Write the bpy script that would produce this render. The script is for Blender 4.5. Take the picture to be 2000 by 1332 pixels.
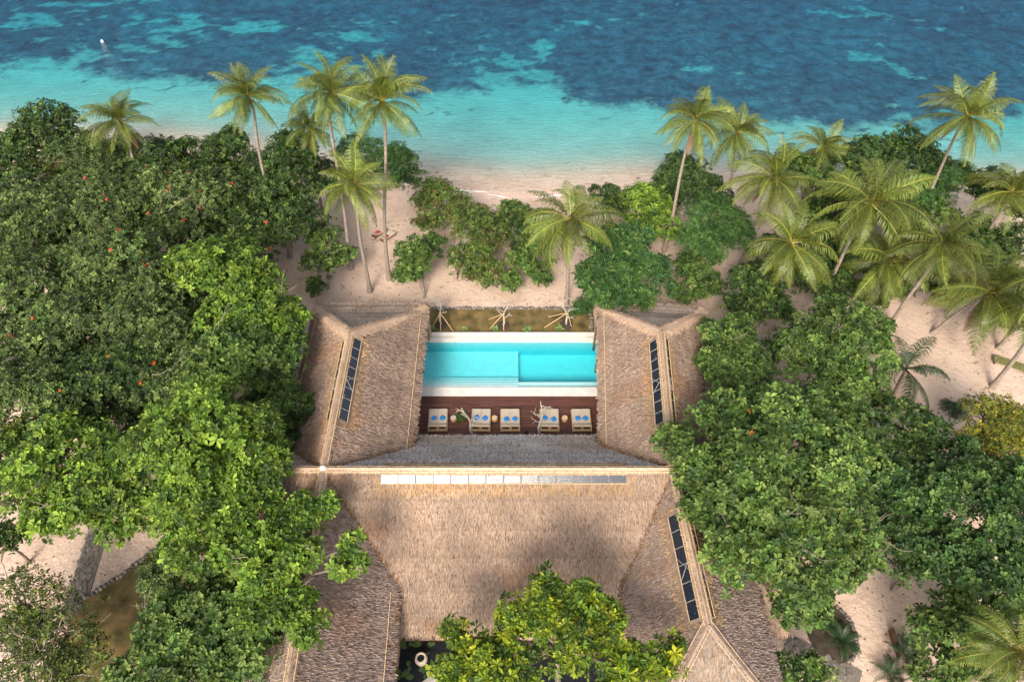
import bpy, math, random
import numpy as np
from mathutils import Vector, Matrix
R = math.radians
rng = np.random.default_rng(7)
random.seed(7)
scene = bpy.context.scene
for o in list(bpy.data.objects):
    bpy.data.objects.remove(o)

# ------------------------------------------------------------------ camera, sky, sun, exposure
CAM_H, PITCH, FPX = 50.0, R(50), 1333.0
cam_data = bpy.data.cameras.new('camera')
cam_data.sensor_width = 36.0
cam_data.lens = 24.0
cam_data.clip_end = 3000
cam = bpy.data.objects.new('camera', cam_data)
cam.location = (0, 0, CAM_H)
cam.rotation_euler = (R(40), 0, 0)
scene.collection.objects.link(cam)
scene.camera = cam

SUN_EL, SUN_AZ = R(40.5), R(194)            # azimuth clockwise from +Y: behind the camera, a little to its left
sun_vec = Vector((math.sin(SUN_AZ) * math.cos(SUN_EL), math.cos(SUN_AZ) * math.cos(SUN_EL), math.sin(SUN_EL)))
world = bpy.data.worlds.new('World')
scene.world = world
world.use_nodes = True
wn = world.node_tree.nodes
sky = wn.new('ShaderNodeTexSky')
sky.sky_type = 'NISHITA'
sky.sun_disc = False
sky.sun_elevation = SUN_EL
sky.sun_rotation = SUN_AZ
sky.dust_density = 5.0
sky.ozone_density = 0.6
wn['Background'].inputs[1].default_value = 0.15
haze_mix = wn.new('ShaderNodeHueSaturation')          # thin high cloud: the blue is washed out all over the sky
haze_mix.inputs['Saturation'].default_value = 0.45
world.node_tree.links.new(sky.outputs[0], haze_mix.inputs['Color'])
world.node_tree.links.new(haze_mix.outputs[0], wn['Background'].inputs[0])
sd = bpy.data.lights.new('sun', 'SUN')
sd.energy = 2.0
sd.angle = R(16)
sd.color = (1.0, 0.87, 0.70)
sun = bpy.data.objects.new('sun', sd)
sun.location = sun_vec * 150
sun.rotation_euler = (-sun_vec).to_track_quat('-Z', 'Y').to_euler()
scene.collection.objects.link(sun)
vs = scene.view_settings
vs.view_transform = 'Standard'
vs.look = 'None'
vs.gamma = 1.0
vs.exposure = 0.82
vs.use_curve_mapping = False
scene.cycles.max_bounces = 6
scene.cycles.diffuse_bounces = 3
scene.cycles.glossy_bounces = 2
scene.cycles.transmission_bounces = 4
scene.cycles.transparent_max_bounces = 8
scene.cycles.volume_bounces = 0
scene.cycles.use_denoising = True

cP, sP = math.cos(PITCH), math.sin(PITCH)
def at(px, py, z=0.0):
    """world point at height z that stands at photograph pixel (px, py)"""
    u, v = (px - 1000) / FPX, (py - 666) / FPX
    dz = -sP - v * cP
    t = (z - CAM_H) / dz
    return Vector((t * u, t * (cP - v * sP), z))
def ppm(p):
    """photograph pixels per metre at point p"""
    return FPX / (p[1] * cP - (p[2] - CAM_H) * sP)
def height_at(py, Y):
    v = (py - 666) / FPX
    return CAM_H + Y * (-sP - v * cP) / (cP - v * sP)

# ------------------------------------------------------------------ helpers
col = scene.collection
class MB:
    def __init__(s):
        s.v, s.f, s.c, s.n = [], [], [], 0
    def add(s, verts, faces, color=None):
        verts = np.asarray(verts, float).reshape(-1, 3)
        faces = np.asarray(faces, int)
        s.v.append(verts); s.f.append(faces + s.n); s.n += len(verts)
        if color is not None:
            cc = np.ones((len(verts), 4)); cc[:, :3] = color
            s.c.append(cc)
        return s
    def mesh(s, name, smooth=False):
        me = bpy.data.meshes.new(name)
        V = np.concatenate(s.v)
        cnt = np.concatenate([np.full(len(f), f.shape[1]) for f in s.f])
        idx = np.concatenate([f.ravel() for f in s.f])
        me.vertices.add(len(V)); me.vertices.foreach_set('co', V.ravel().astype(np.float32))
        me.loops.add(len(idx)); me.loops.foreach_set('vertex_index', idx.astype(np.int32))
        me.polygons.add(len(cnt))
        st = np.concatenate([[0], np.cumsum(cnt)[:-1]])
        me.polygons.foreach_set('loop_start', st.astype(np.int32))
        if s.c:
            a = me.attributes.new('col', 'FLOAT_COLOR', 'POINT')
            a.data.foreach_set('color', np.concatenate(s.c).ravel().astype(np.float32))
        me.update(calc_edges=True)
        if smooth: me.shade_smooth()
        else: me.shade_flat()
        return me
    def build(s, name, mat, parent=None, loc=None, smooth=False):
        return put(name, s.mesh(name, smooth), mat, parent, loc)
def put(name, me, mat, parent=None, loc=None, rot=None):
    if mat is not None and not me.materials:
        me.materials.append(mat)
    o = bpy.data.objects.new(name, me)
    col.objects.link(o)
    if parent is not None: o.parent = parent
    if loc is not None: o.location = loc
    if rot is not None: o.rotation_euler = rot
    return o
def empty(name, loc=(0, 0, 0), rz=0.0):
    o = bpy.data.objects.new(name, None)
    o.empty_display_size = 0.3
    o.location = loc; o.rotation_euler = (0, 0, rz)
    col.objects.link(o)
    return o
def tag(o, label=None, cat=None, group=None, kind=None):
    if label: o['label'] = label
    if cat: o['category'] = cat
    if group: o['group'] = group
    if kind: o['kind'] = kind
    return o
def copy_tree(o, parent=None):
    c = o.copy(); col.objects.link(c)
    if parent is not None: c.parent = parent
    for ch in list(o.children): copy_tree(ch, c)
    return c
BOXF = np.array([[0, 3, 2, 1], [4, 5, 6, 7], [0, 1, 5, 4], [1, 2, 6, 5], [2, 3, 7, 6], [3, 0, 4, 7]])
def box(m, c, s, color=None, rz=0.0, rx=0.0):
    h = np.array(s) / 2
    v = np.array([[-1, -1, -1], [1, -1, -1], [1, 1, -1], [-1, 1, -1], [-1, -1, 1], [1, -1, 1], [1, 1, 1], [-1, 1, 1]]) * h
    M = np.array(Matrix.Rotation(rz, 3, 'Z') @ Matrix.Rotation(rx, 3, 'X'))
    m.add(v @ M.T + np.array(c), BOXF, color)
def tube(m, pts, rad, n=8, color=None, cap=True):
    pts = np.asarray(pts, float); k = len(pts)
    rad = np.full(k, rad) if np.isscalar(rad) else np.asarray(rad, float)
    T = np.gradient(pts, axis=0); T /= np.linalg.norm(T, axis=1)[:, None] + 1e-9
    ref = np.where(np.abs(T[:, 2:3]) < 0.9, np.array([[0, 0, 1.]]), np.array([[1., 0, 0]]))
    if np.abs(T[:, 2]).mean() > 0.6: ref = np.tile([[1., 0, 0]], (k, 1))
    else: ref = np.tile([[0, 0, 1.]], (k, 1))
    U = np.cross(T, ref); U /= np.linalg.norm(U, axis=1)[:, None] + 1e-9
    W = np.cross(T, U)
    a = np.linspace(0, 2 * math.pi, n, endpoint=False)
    V = (pts[:, None, :] + rad[:, None, None] * (np.cos(a)[None, :, None] * U[:, None, :] + np.sin(a)[None, :, None] * W[:, None, :])).reshape(-1, 3)
    i = np.arange(k - 1)[:, None] * n; j = np.arange(n)[None, :]; j2 = (j + 1) % n
    F = np.stack([i + j, i + j2, i + n + j2, i + n + j], -1).reshape(-1, 4)
    m.add(V, F, color)
    if cap:
        b = len(V)
        for base, c in ((0, pts[0]), ((k - 1) * n, pts[-1])):
            vv = np.concatenate([V[base:base + n], [c]])
            m.add(vv, [[q, (q + 1) % n, n] for q in range(n)], color)
def lathe(m, prof, n=20, c=(0, 0, 0), color=None):
    prof = np.asarray(prof, float); k = len(prof)
    a = np.linspace(0, 2 * math.pi, n, endpoint=False)
    V = np.stack([prof[:, 0:1] * np.cos(a), prof[:, 0:1] * np.sin(a), np.repeat(prof[:, 1:2], n, 1)], -1).reshape(-1, 3) + np.array(c)
    i = np.arange(k - 1)[:, None] * n; j = np.arange(n)[None, :]; j2 = (j + 1) % n
    m.add(V, np.stack([i + j, i + j2, i + n + j2, i + n + j], -1).reshape(-1, 4), color)
def grid(m, P, color=None):
    """P: (a, b, 3) array of points"""
    a, b = P.shape[:2]
    i = np.arange(a - 1)[:, None] * b; j = np.arange(b - 1)[None, :]
    m.add(P.reshape(-1, 3), np.stack([i + j, i + j + 1, i + b + j + 1, i + b + j], -1).reshape(-1, 4), color)
def smooth01(x):
    x = np.clip(x, 0, 1); return x * x * (3 - 2 * x)
_lat = np.random.default_rng(3).random((256, 256))
def vnoise(x, y):
    xi, yi = np.floor(x).astype(int), np.floor(y).astype(int)
    fx, fy = x - xi, y - yi
    fx, fy = fx * fx * (3 - 2 * fx), fy * fy * (3 - 2 * fy)
    g = lambda a, b: _lat[a % 256, b % 256]
    return (g(xi, yi) * (1 - fx) + g(xi + 1, yi) * fx) * (1 - fy) + (g(xi, yi + 1) * (1 - fx) + g(xi + 1, yi + 1) * fx) * fy
def fbm(x, y, o=4):
    t, a, s = 0, 0.5, 0
    for k in range(o):
        t = t + a * vnoise(x * 2 ** k + 17 * k, y * 2 ** k + 31 * k); s += a; a *= 0.5
    return t / s

# ------------------------------------------------------------------ materials
def mat(name, base=(0.5, 0.5, 0.5), rough=0.8, var=0.25, scale=4.0, bump=0.0, bscale=30.0, spec=0.3, attr=None, base2=None,
        stretch=(1, 1, 1), transl=0.0, coord='Object', objrand=0.0, detail=5.0):
    m = bpy.data.materials.new(name); m.use_nodes = True
    nt = m.node_tree; N, L = nt.nodes, nt.links
    b = N['Principled BSDF']; out = N['Material Output']
    b.inputs['Roughness'].default_value = rough
    b.inputs['Specular IOR Level'].default_value = spec
    tc = N.new('ShaderNodeTexCoord'); mp = N.new('ShaderNodeMapping'); mp.inputs['Scale'].default_value = stretch
    L.new(tc.outputs[coord], mp.inputs[0])
    nz = N.new('ShaderNodeTexNoise'); nz.inputs['Scale'].default_value = scale; nz.inputs['Detail'].default_value = detail
    L.new(mp.outputs[0], nz.inputs['Vector'])
    rp = N.new('ShaderNodeValToRGB')
    rp.color_ramp.elements[0].position = 0.3; rp.color_ramp.elements[1].position = 0.7
    b2 = base2 or base
    if attr:
        lo, hi = (1 - var,) * 3, (1 + var,) * 3
    else:
        lo = tuple(c * (1 - var) for c in base); hi = tuple(c * (1 + var) for c in b2)
    rp.color_ramp.elements[0].color = (*lo, 1); rp.color_ramp.elements[1].color = (*hi, 1)
    L.new(nz.outputs[0], rp.inputs[0])
    c = rp.outputs[0]
    if attr:
        at_ = N.new('ShaderNodeAttribute'); at_.attribute_name = attr
        mx = N.new('ShaderNodeMix'); mx.data_type = 'RGBA'; mx.blend_type = 'MULTIPLY'; mx.inputs[0].default_value = 1
        L.new(at_.outputs['Color'], mx.inputs[6]); L.new(c, mx.inputs[7]); c = mx.outputs[2]
    if objrand:
        oi = N.new('ShaderNodeObjectInfo'); mr = N.new('ShaderNodeMapRange')
        mr.inputs[3].default_value = 1 - objrand; mr.inputs[4].default_value = 1 + objrand
        L.new(oi.outputs['Random'], mr.inputs[0])
        hs = N.new('ShaderNodeHueSaturation'); L.new(c, hs.inputs['Color']); L.new(mr.outputs[0], hs.inputs['Value']); c = hs.outputs[0]
    L.new(c, b.inputs['Base Color'])
    if bump:
        n2 = N.new('ShaderNodeTexNoise'); n2.inputs['Scale'].default_value = bscale; n2.inputs['Detail'].default_value = 4
        L.new(mp.outputs[0], n2.inputs['Vector'])
        bp = N.new('ShaderNodeBump'); bp.inputs['Strength'].default_value = bump; bp.inputs['Distance'].default_value = 0.05
        L.new(n2.outputs[0], bp.inputs['Height']); L.new(bp.outputs[0], b.inputs['Normal'])
    if transl:
        tr = N.new('ShaderNodeBsdfTranslucent'); ms = N.new('ShaderNodeMixShader'); ms.inputs[0].default_value = transl
        L.new(c, tr.inputs[0]); L.new(b.outputs[0], ms.inputs[1]); L.new(tr.outputs[0], ms.inputs[2]); L.new(ms.outputs[0], out.inputs[0])
    return m
M = {}
M['leaf'] = mat('leaf', attr='col', rough=0.5, spec=0.28, var=0.22, scale=0.6, transl=0.25)
M['frond'] = mat('frond', attr='col', rough=0.42, spec=0.4, var=0.15, scale=2.0, transl=0.22, objrand=0.42)
M['petal'] = mat('petal', base=(0.55, 0.05, 0.03), rough=0.6, var=0.4, scale=3)
M['bark'] = mat('bark', base=(0.24, 0.19, 0.15), rough=0.9, var=0.45, scale=3, bump=0.6, bscale=14, stretch=(1, 1, 0.3))
M['palm_bark'] = mat('palm_bark', base=(0.27, 0.22, 0.18), rough=0.9, var=0.35, scale=5, bump=0.8, bscale=9, stretch=(0.4, 0.4, 2.2))
M['driftwood'] = mat('driftwood', base=(0.46, 0.41, 0.35), rough=0.85, var=0.3, scale=7, bump=0.4, bscale=30)
M['coconut'] = mat('coconut', base=(0.33, 0.26, 0.04), rough=0.5, var=0.35, scale=3)
M['thatch'] = mat('thatch', attr='col', rough=0.9, spec=0.15, var=0.16, scale=0.35, detail=3)
M['thatch_base'] = mat('thatch_base', base=(0.22, 0.155, 0.11), rough=0.95, var=0.3, scale=3, bump=0.5, bscale=20)
M['bamboo'] = mat('bamboo', base=(0.62, 0.44, 0.24), rough=0.5, var=0.25, scale=6)
M['old_bamboo'] = mat('old_bamboo', base=(0.40, 0.30, 0.20), rough=0.7, var=0.25, scale=6)
M['pane'] = mat('pane', base=(0.012, 0.018, 0.03), rough=0.13, spec=0.6, var=0.5, scale=3, bump=0.10, bscale=8, stretch=(6, 6, 1))
M['bar'] = mat('weathered_bar', base=(0.26, 0.24, 0.24), rough=0.7, var=0.2, scale=6)
M['timber'] = mat('timber', base=(0.13, 0.075, 0.045), rough=0.7, var=0.35, scale=5, stretch=(1, 1, 0.2))
M['plaster'] = mat('plaster', base=(0.5, 0.43, 0.35), rough=0.9, var=0.12, scale=2)
M['plank'] = mat('plank', base=(0.085, 0.032, 0.024), base2=(0.12, 0.052, 0.038), rough=0.45, var=0.3, scale=2.0, stretch=(0.5, 6, 1), bump=0.15, bscale=25, objrand=0.28)
M['coping'] = mat('coping', base=(0.66, 0.63, 0.58), rough=0.6, var=0.13, scale=1.3, bump=0.15, detail=8)
M['tile'] = mat('tile', base=(0.60, 0.66, 0.67), rough=0.4, var=0.05, scale=1.5)
M['pool_tile'] = mat('pool_tile', base=(0.14, 0.44, 0.49), rough=0.4, var=0.06, scale=3)
M['mattress'] = mat('mattress', base=(0.50, 0.42, 0.33), rough=0.9, var=0.08, scale=8, bump=0.1, bscale=60)
M['blue'] = mat('blue_cloth', base=(0.02, 0.22, 0.62), rough=0.85, var=0.2, scale=8, bump=0.15, bscale=20)
M['red'] = mat('red_cloth', base=(0.55, 0.03, 0.03), rough=0.85, var=0.2, scale=8)
M['rattan'] = mat('rattan', base=(0.45, 0.29, 0.16), rough=0.7, var=0.4, scale=22, bump=0.5, bscale=40)
M['rock'] = mat('rock', base=(0.10, 0.088, 0.08), base2=(0.2, 0.175, 0.15), rough=0.85, var=0.3, scale=2.2, bump=0.5, bscale=9, objrand=0.3)
M['mortar'] = mat('mortar', base=(0.17, 0.145, 0.12), rough=0.95, var=0.2, scale=5, bump=0.3)
M['turf'] = mat('turf', base=(0.06, 0.058, 0.018), base2=(0.17, 0.115, 0.045), rough=0.95, var=0.25, scale=0.9, bump=0.6, bscale=18)
M['soil'] = mat('soil', base=(0.055, 0.042, 0.03), rough=0.95, var=0.35, scale=2, bump=0.6, bscale=12)
M['concrete'] = mat('concrete', base=(0.42, 0.38, 0.33), rough=0.9, var=0.15, scale=2, bump=0.2)
M['clay'] = mat('clay', base=(0.55, 0.46, 0.36), rough=0.8, var=0.12, scale=4)
M['dark'] = mat('dark_glaze', base=(0.012, 0.014, 0.018), rough=0.3, var=0.3, scale=4)
M['litter'] = mat('litter', attr='col', rough=0.9, var=0.2, scale=6)
M['white'] = mat('white_paint', base=(0.8, 0.79, 0.76), rough=0.5, var=0.05, scale=5)

def water_mat(name, absorb, density, bump, bscale, stretch, rough=0.06, tint=(1, 1, 1), dist=0.25):
    m = bpy.data.materials.new(name); m.use_nodes = True
    nt = m.node_tree; N, L = nt.nodes, nt.links
    N.remove(N['Principled BSDF']); out = N['Material Output']
    tc = N.new('ShaderNodeTexCoord'); mp = N.new('ShaderNodeMapping')
    mp.inputs['Scale'].default_value = stretch; mp.inputs['Rotation'].default_value = (0, 0, R(14))
    L.new(tc.outputs['Object'], mp.inputs[0])
    nz = N.new('ShaderNodeTexNoise'); nz.inputs['Scale'].default_value = bscale; nz.inputs['Detail'].default_value = 6; nz.inputs['Roughness'].default_value = 0.62
    L.new(mp.outputs[0], nz.inputs['Vector'])
    bp = N.new('ShaderNodeBump'); bp.inputs['Strength'].default_value = bump; bp.inputs['Distance'].default_value = dist
    L.new(nz.outputs[0], bp.inputs['Height'])
    tr = N.new('ShaderNodeBsdfTransparent'); tr.inputs[0].default_value = (*tint, 1)
    gl = N.new('ShaderNodeBsdfGlossy'); gl.inputs['Roughness'].default_value = rough
    L.new(bp.outputs[0], gl.inputs['Normal'])
    fr = N.new('ShaderNodeFresnel'); fr.inputs[0].default_value = 1.33; L.new(bp.outputs[0], fr.inputs['Normal'])
    ge = N.new('ShaderNodeNewGeometry'); inv = N.new('ShaderNodeMath'); inv.operation = 'SUBTRACT'; inv.inputs[0].default_value = 1.0
    L.new(ge.outputs['Backfacing'], inv.inputs[1])
    ff = N.new('ShaderNodeMath'); ff.operation = 'MULTIPLY'; L.new(fr.outputs[0], ff.inputs[0]); L.new(inv.outputs[0], ff.inputs[1])
    mx = N.new('ShaderNodeMixShader')
    L.new(ff.outputs[0], mx.inputs[0]); L.new(tr.outputs[0], mx.inputs[1]); L.new(gl.outputs[0], mx.inputs[2])
    L.new(mx.outputs[0], out.inputs['Surface'])
    va = N.new('ShaderNodeVolumeAbsorption'); va.inputs['Color'].default_value = (*absorb, 1); va.inputs['Density'].default_value = density
    L.new(va.outputs[0], out.inputs['Volume'])
    return m
M['sea'] = water_mat('sea_water', (0.0, 0.86, 0.945), 0.23, 1.0, 1.3, (0.5, 1.7, 1), rough=0.12, dist=0.5)
M['pool_water'] = water_mat('pool_water', (0.0, 0.90, 0.95), 0.50, 0.6, 2.6, (1, 1, 1), rough=0.04)
M['pond_water'] = water_mat('pond_water', (0.2, 0.25, 0.1), 4.0, 0.05, 1.5, (1, 1, 1), rough=0.03)

# ------------------------------------------------------------------ ground, seabed, sea
SHORE_PX = np.array([-140, -90, -60, -46, -36, -20, -9, 0, 8, 17, 35, 60, 90, 140.])
SHORE_Y = np.array([80, 76, 73.8, 73.2, 71.6, 67.6, 65.4, 64.4, 64.6, 65.2, 65, 64, 62, 60.])
SEA_Z = -0.45
REEF = [at(x, y, -2.0) for x, y in ((-250, 118), (0, 122), (90, 118), (170, 130), (220, 150), (300, 142), (380, 150), (470, 160), (560, 158), (700, 176), (830, 186), (910, 178), (945, 168), (965, 150), (1010, 150), (1060, 150), (1090, 160), (1110, 176), (1150, 190), (1240, 204), (1330, 222), (1450, 252), (1600, 236), (1750, 246), (1860, 240), (2000, 205), (2300, 190))]
REEF_X = np.array([p.x for p in REEF]); REEF_Y = np.array([p.y for p in REEF])
def ground_z(x, y):
    x = np.asarray(x, float); y = np.asarray(y, float)
    sh = np.interp(x, SHORE_PX, SHORE_Y) + 1.2 * (fbm(x * 0.06, y * 0 + 3.3, 2) - 0.5)
    d = y - sh
    inland = 0.05 * (fbm(x * 0.25, y * 0.25, 3) - 0.5) + 0.035 * (fbm(x * 1.1, y * 1.1, 2) - 0.5)
    bz = np.interp(d, [-9, -5, 0, 3.5, 6, 9, 13, 20, 36, 70, 200], [0, -0.06, -0.40, -0.60, -0.95, -1.5, -2.1, -2.8, -4.0, -5.5, -9])
    k = np.clip(1 - d / 4, 0, 1)
    return inland * np.where(d < 0, 1, k) + bz
def reef_mask(x, y):
    wob = 3.6 * (fbm(x * 0.2, y * 0.22, 6) - 0.5) * 2
    edge = np.interp(x, REEF_X, REEF_Y)
    d = y - edge + wob
    base = smooth01(d / 7.0 + 0.42)
    patch = fbm(x * 0.07 + 5, y * 0.12 + 9, 6)
    patch2 = fbm(x * 0.4 + 2, y * 0.6 + 4, 5)
    wleft = np.interp(x, [-90, -25, 5, 30, 90], [1.0, 0.75, 0.6, 0.32, 0.15])
    hole = smooth01((patch * 0.5 + patch2 * 0.5 - (0.635 - 0.13 * wleft)) / 0.12)
    fing = np.zeros_like(np.asarray(x, float))
    for fx_, fy_, rx_, ry_ in ((1062, 78, 22, 22), (1000, 112, 34, 20), (975, 150, 46, 26), (1050, 140, 40, 22), (600, 95, 60, 22), (690, 60, 50, 18), (480, 40, 70, 22), (740, 95, 22, 16)):
        c_ = at(fx_, fy_, -3.0); q_ = ppm(c_)
        fing = np.maximum(fing, np.exp(-(((x - c_.x) * q_ / rx_) ** 2 + ((y - c_.y) * q_ * 0.6 / ry_) ** 2)))
    hole = np.clip(np.maximum(hole, smooth01((fing * 1.1 + 1.6 * (patch2 - 0.5) - 0.38) / 0.4)), 0, 1)
    crumbs = smooth01((fbm(x * 0.5, y * 0.7, 4) - 0.70) / 0.05) * smooth01((d + 6) / 4)
    return np.clip(np.maximum(base * (1 - 0.6 * hole), 0.8 * crumbs * (1 - base)), 0, 1)
gx = np.concatenate([[-600, -300, -180], np.arange(-115, 115.1, 0.6), [180, 300, 600]])
gy = np.concatenate([[-300, -120, -50], np.arange(-20, 55, 1.0), np.arange(55, 135, 0.5), [160, 220, 350, 700]])
GX, GY = np.meshgrid(gx, gy)
GZ = ground_z(GX, GY)
RM = reef_mask(GX, GY)
GZ = GZ + RM * (0.9 * (fbm(GX * 0.5, GY * 0.5, 4) - 0.35))
GZ = np.where((GX > -9.9) & (GX < 9.5) & (GY > 34.6) & (GY < 42.6), -3.4, GZ)      # the pool is dug in
gm = MB()
grid(gm, np.stack([GX, GY, GZ], -1))
ground_me = gm.mesh('sand_ground', True)
a_ = ground_me.attributes.new('reef', 'FLOAT', 'POINT'); a_.data.foreach_set('value', RM.ravel().astype(np.float32))

def ground_mat():
    m = bpy.data.materials.new('sand'); m.use_nodes = True
    nt = m.node_tree; N, L = nt.nodes, nt.links; b = N['Principled BSDF']
    b.inputs['Roughness'].default_value = 0.95; b.inputs['Specular IOR Level'].default_value = 0.1
    tc = N.new('ShaderNodeTexCoord')
    def noise(s, d=5, rough=0.55):
        n = N.new('ShaderNodeTexNoise'); n.inputs['Scale'].default_value = s; n.inputs['Detail'].default_value = d; n.inputs['Roughness'].default_value = rough
        L.new(tc.outputs['Object'], n.inputs['Vector']); return n.outputs[0]
    def ramp(f, p0, c0, p1, c1):
        r = N.new('ShaderNodeValToRGB'); e = r.color_ramp.elements
        e[0].position, e[1].position = p0, p1; e[0].color, e[1].color = (*c0, 1), (*c1, 1); L.new(f, r.inputs[0]); return r.outputs[0]
    def mixc(f, a, b_, mode='MIX'):
        x = N.new('ShaderNodeMix'); x.data_type = 'RGBA'; x.blend_type = mode
        if isinstance(f, float): x.inputs[0].default_value = f
        else: L.new(f, x.inputs[0])
        L.new(a, x.inputs[6]); L.new(b_, x.inputs[7]); return x.outputs[2]
    sand = ramp(noise(0.35, 6), 0.32, (0.52, 0.385, 0.30), 0.68, (0.62, 0.475, 0.385))
    fine = ramp(noise(6, 5, 0.7), 0.3, (0.87, 0.86, 0.85), 0.65, (1.05, 1.05, 1.05))
    dirt_shade = ramp(noise(0.9, 8, 0.7), 0.56, (1, 1, 1), 0.74, (0.52, 0.45, 0.39))  # dark debris, with shade patches mottled into the sand colour
    sand = mixc(1.0, mixc(1.0, sand, fine, 'MULTIPLY'), dirt_shade, 'MULTIPLY')
    sx_ = N.new('ShaderNodeSeparateXYZ'); L.new(tc.outputs['Object'], sx_.inputs[0])
    zr_ = N.new('ShaderNodeMapRange'); zr_.inputs[1].default_value = -0.7; zr_.inputs[2].default_value = -1.6; L.new(sx_.outputs[2], zr_.inputs[0])
    white = ramp(noise(0.25, 5), 0.3, (0.44, 0.40, 0.345), 0.7, (0.54, 0.50, 0.43))      # washed coral sand below the water
    sand = mixc(zr_.outputs[0], sand, white)
    reef = mixc(1.0, ramp(noise(0.5, 9, 0.72), 0.36, (0.028, 0.040, 0.072), 0.66, (0.12, 0.155, 0.205)), ramp(noise(0.07, 4), 0.35, (0.75, 0.8, 0.9), 0.65, (1.25, 1.25, 1.2)), 'MULTIPLY')
    at_ = N.new('ShaderNodeAttribute'); at_.attribute_name = 'reef'
    md = N.new('ShaderNodeMath'); md.operation = 'ADD'
    nn = N.new('ShaderNodeMapRange'); nn.inputs[3].default_value = -0.9; nn.inputs[4].default_value = 0.9
    L.new(noise(0.8, 9, 0.75), nn.inputs[0]); L.new(at_.outputs['Fac'], md.inputs[0]); L.new(nn.outputs[0], md.inputs[1])
    mr = N.new('ShaderNodeMapRange'); mr.inputs[1].default_value = 0.12; mr.inputs[2].default_value = 0.85; L.new(md.outputs[0], mr.inputs[0])
    L.new(mixc(mr.outputs[0], sand, reef), b.inputs['Base Color'])
    bp = N.new('ShaderNodeBump'); bp.inputs['Strength'].default_value = 0.7; bp.inputs['Distance'].default_value = 0.2
    L.new(noise(2.2, 6, 0.65), bp.inputs['Height']); L.new(bp.outputs[0], b.inputs['Normal'])
    return m
M['sand'] = ground_mat()
tag(put('sand_ground', ground_me, M['sand']), kind='structure')
# the sea: a closed body of water whose top is slightly uneven
sm = MB()
sx = np.concatenate([[-590, -200], np.linspace(-115, 115, 47), [200, 590]])
sy = np.array([56, 60, 64, 70, 80, 90, 100, 120, 150, 300, 690.])
SX, SY = np.meshgrid(sx, sy)
grid(sm, np.stack([SX, SY, np.full_like(SX, SEA_Z)], -1))
nb, na = len(sx), len(sy)
top = np.stack([SX, SY, np.full_like(SX, SEA_Z)], -1)
bot = top.copy(); bot[..., 2] = -14
grid(sm, bot[::-1])
for edge in ('s', 'n', 'w', 'e'):
    t_, b_ = {'s': (top[0], bot[0]), 'n': (top[-1][::-1], bot[-1][::-1]), 'w': (top[::-1, 0], bot[::-1, 0]), 'e': (top[:, -1], bot[:, -1])}[edge]
    grid(sm, np.stack([t_, b_]))
sea_me = sm.mesh('sea')
import bmesh
bm = bmesh.new(); bm.from_mesh(sea_me); bmesh.ops.remove_doubles(bm, verts=bm.verts, dist=0.001); bmesh.ops.recalc_face_normals(bm, faces=bm.faces); bm.to_mesh(sea_me); bm.free()
tag(put('sea', sea_me, M['sea']), kind='structure')
# foam along the swash line
fm = MB()
fx = np.arange(-30, 40, 0.35)
for k, off in enumerate((-0.15, 0.55)):
    yy = np.interp(fx, SHORE_PX, SHORE_Y) + 1.2 * (fbm(fx * 0.06, fx * 0 + 3.3, 2) - 0.5) + off + 0.9 * (fbm(fx * 0.3, fx * 0 + k * 7, 3) - 0.5)
    w = np.clip(0.5 * (fbm(fx * 0.5 + 11, fx * 0 + k, 3) - 0.45), 0.0, 0.14)
    zz = np.maximum(ground_z(fx, yy), SEA_Z) + 0.03
    grid(fm, np.stack([np.stack([fx, yy - w, zz], -1), np.stack([fx, yy + w, zz], -1)]))
tag(fm.build('foam', M['white']), 'thin white foam line along the edge of the beach', 'foam', kind='stuff')

# ------------------------------------------------------------------ thatched building
ZR = 9.0
class Roof:
    def __init__(s, A, B, zr, runs, ze, hipA=0.0, hipB=0.0, hip_ze=None, grey=0.0):
        s.A, s.B = np.array(A, float), np.array(B, float)
        d = s.B - s.A; s.L = np.linalg.norm(d); s.t = d / s.L
        s.n = np.array([s.t[1], -s.t[0]])               # to the right of the ridge direction
        s.zr, s.runR, s.runL, s.ze = zr, runs[0], runs[1], ze
        s.hipA, s.hipB = hipA, hipB
        s.hze = ze if hip_ze is None else hip_ze
        s.grey = grey
    def loc(s, x, y):
        px, py = x - s.A[0], y - s.A[1]
        return px * s.t[0] + py * s.t[1], px * s.n[0] + py * s.n[1]
    def world(s, a, d):
        return s.A[0] + a * s.t[0] + d * s.n[0], s.A[1] + a * s.t[1] + d * s.n[1]
    def hz(s, a, d):
        u = np.where(d > 0, d / s.runR, -d / s.runL)
        zs = s.zr - (s.zr - s.ze) * (1.22 * u - 0.22 * u * u)
        v = np.where(a > s.L, (a - s.L) / max(s.hipB, 1e-6) if s.hipB else 99.0, np.where(a < 0, -a / s.hipA if s.hipA else 99.0, 0))
        zh = s.zr - (s.zr - s.hze) * np.where(v < 0.82, v / 0.82 * 0.93, 0.93 + (v - 0.82) / 0.18 * 0.07)
        z = np.minimum(zs, zh)
        return np.where((u > 1.0001) | (v > 1.0001), -50.0, z)
    def h(s, x, y):
        return s.hz(*s.loc(x, y))
nodeL, nodeR = (-12.8, 23.1), (10.95, 23.1)
hall = Roof((-15.6, 23.1), (14.2, 23.1), ZR, (8.9, 6.4), 3.0, 4.0, 4.0, grey=0.0)
wNL = Roof(nodeL, (-12.86, 35.2), ZR, (5.25, 4.95), 4.5, 0.0, 7.6, 4.25)
wNR = Roof(nodeR, (11.84, 35.4), ZR, (5.2, 4.5), 4.5, 0.0, 7.4, 4.25)
wSL = Roof((-12.1, 1.0), nodeL, ZR, (5.05, 5.2), 4.5, 4.0, 0.0)
wSR = Roof((11.44, 12.9), nodeR, ZR, (5.2, 4.0), 4.5, 5.4, 0.0)
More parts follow.
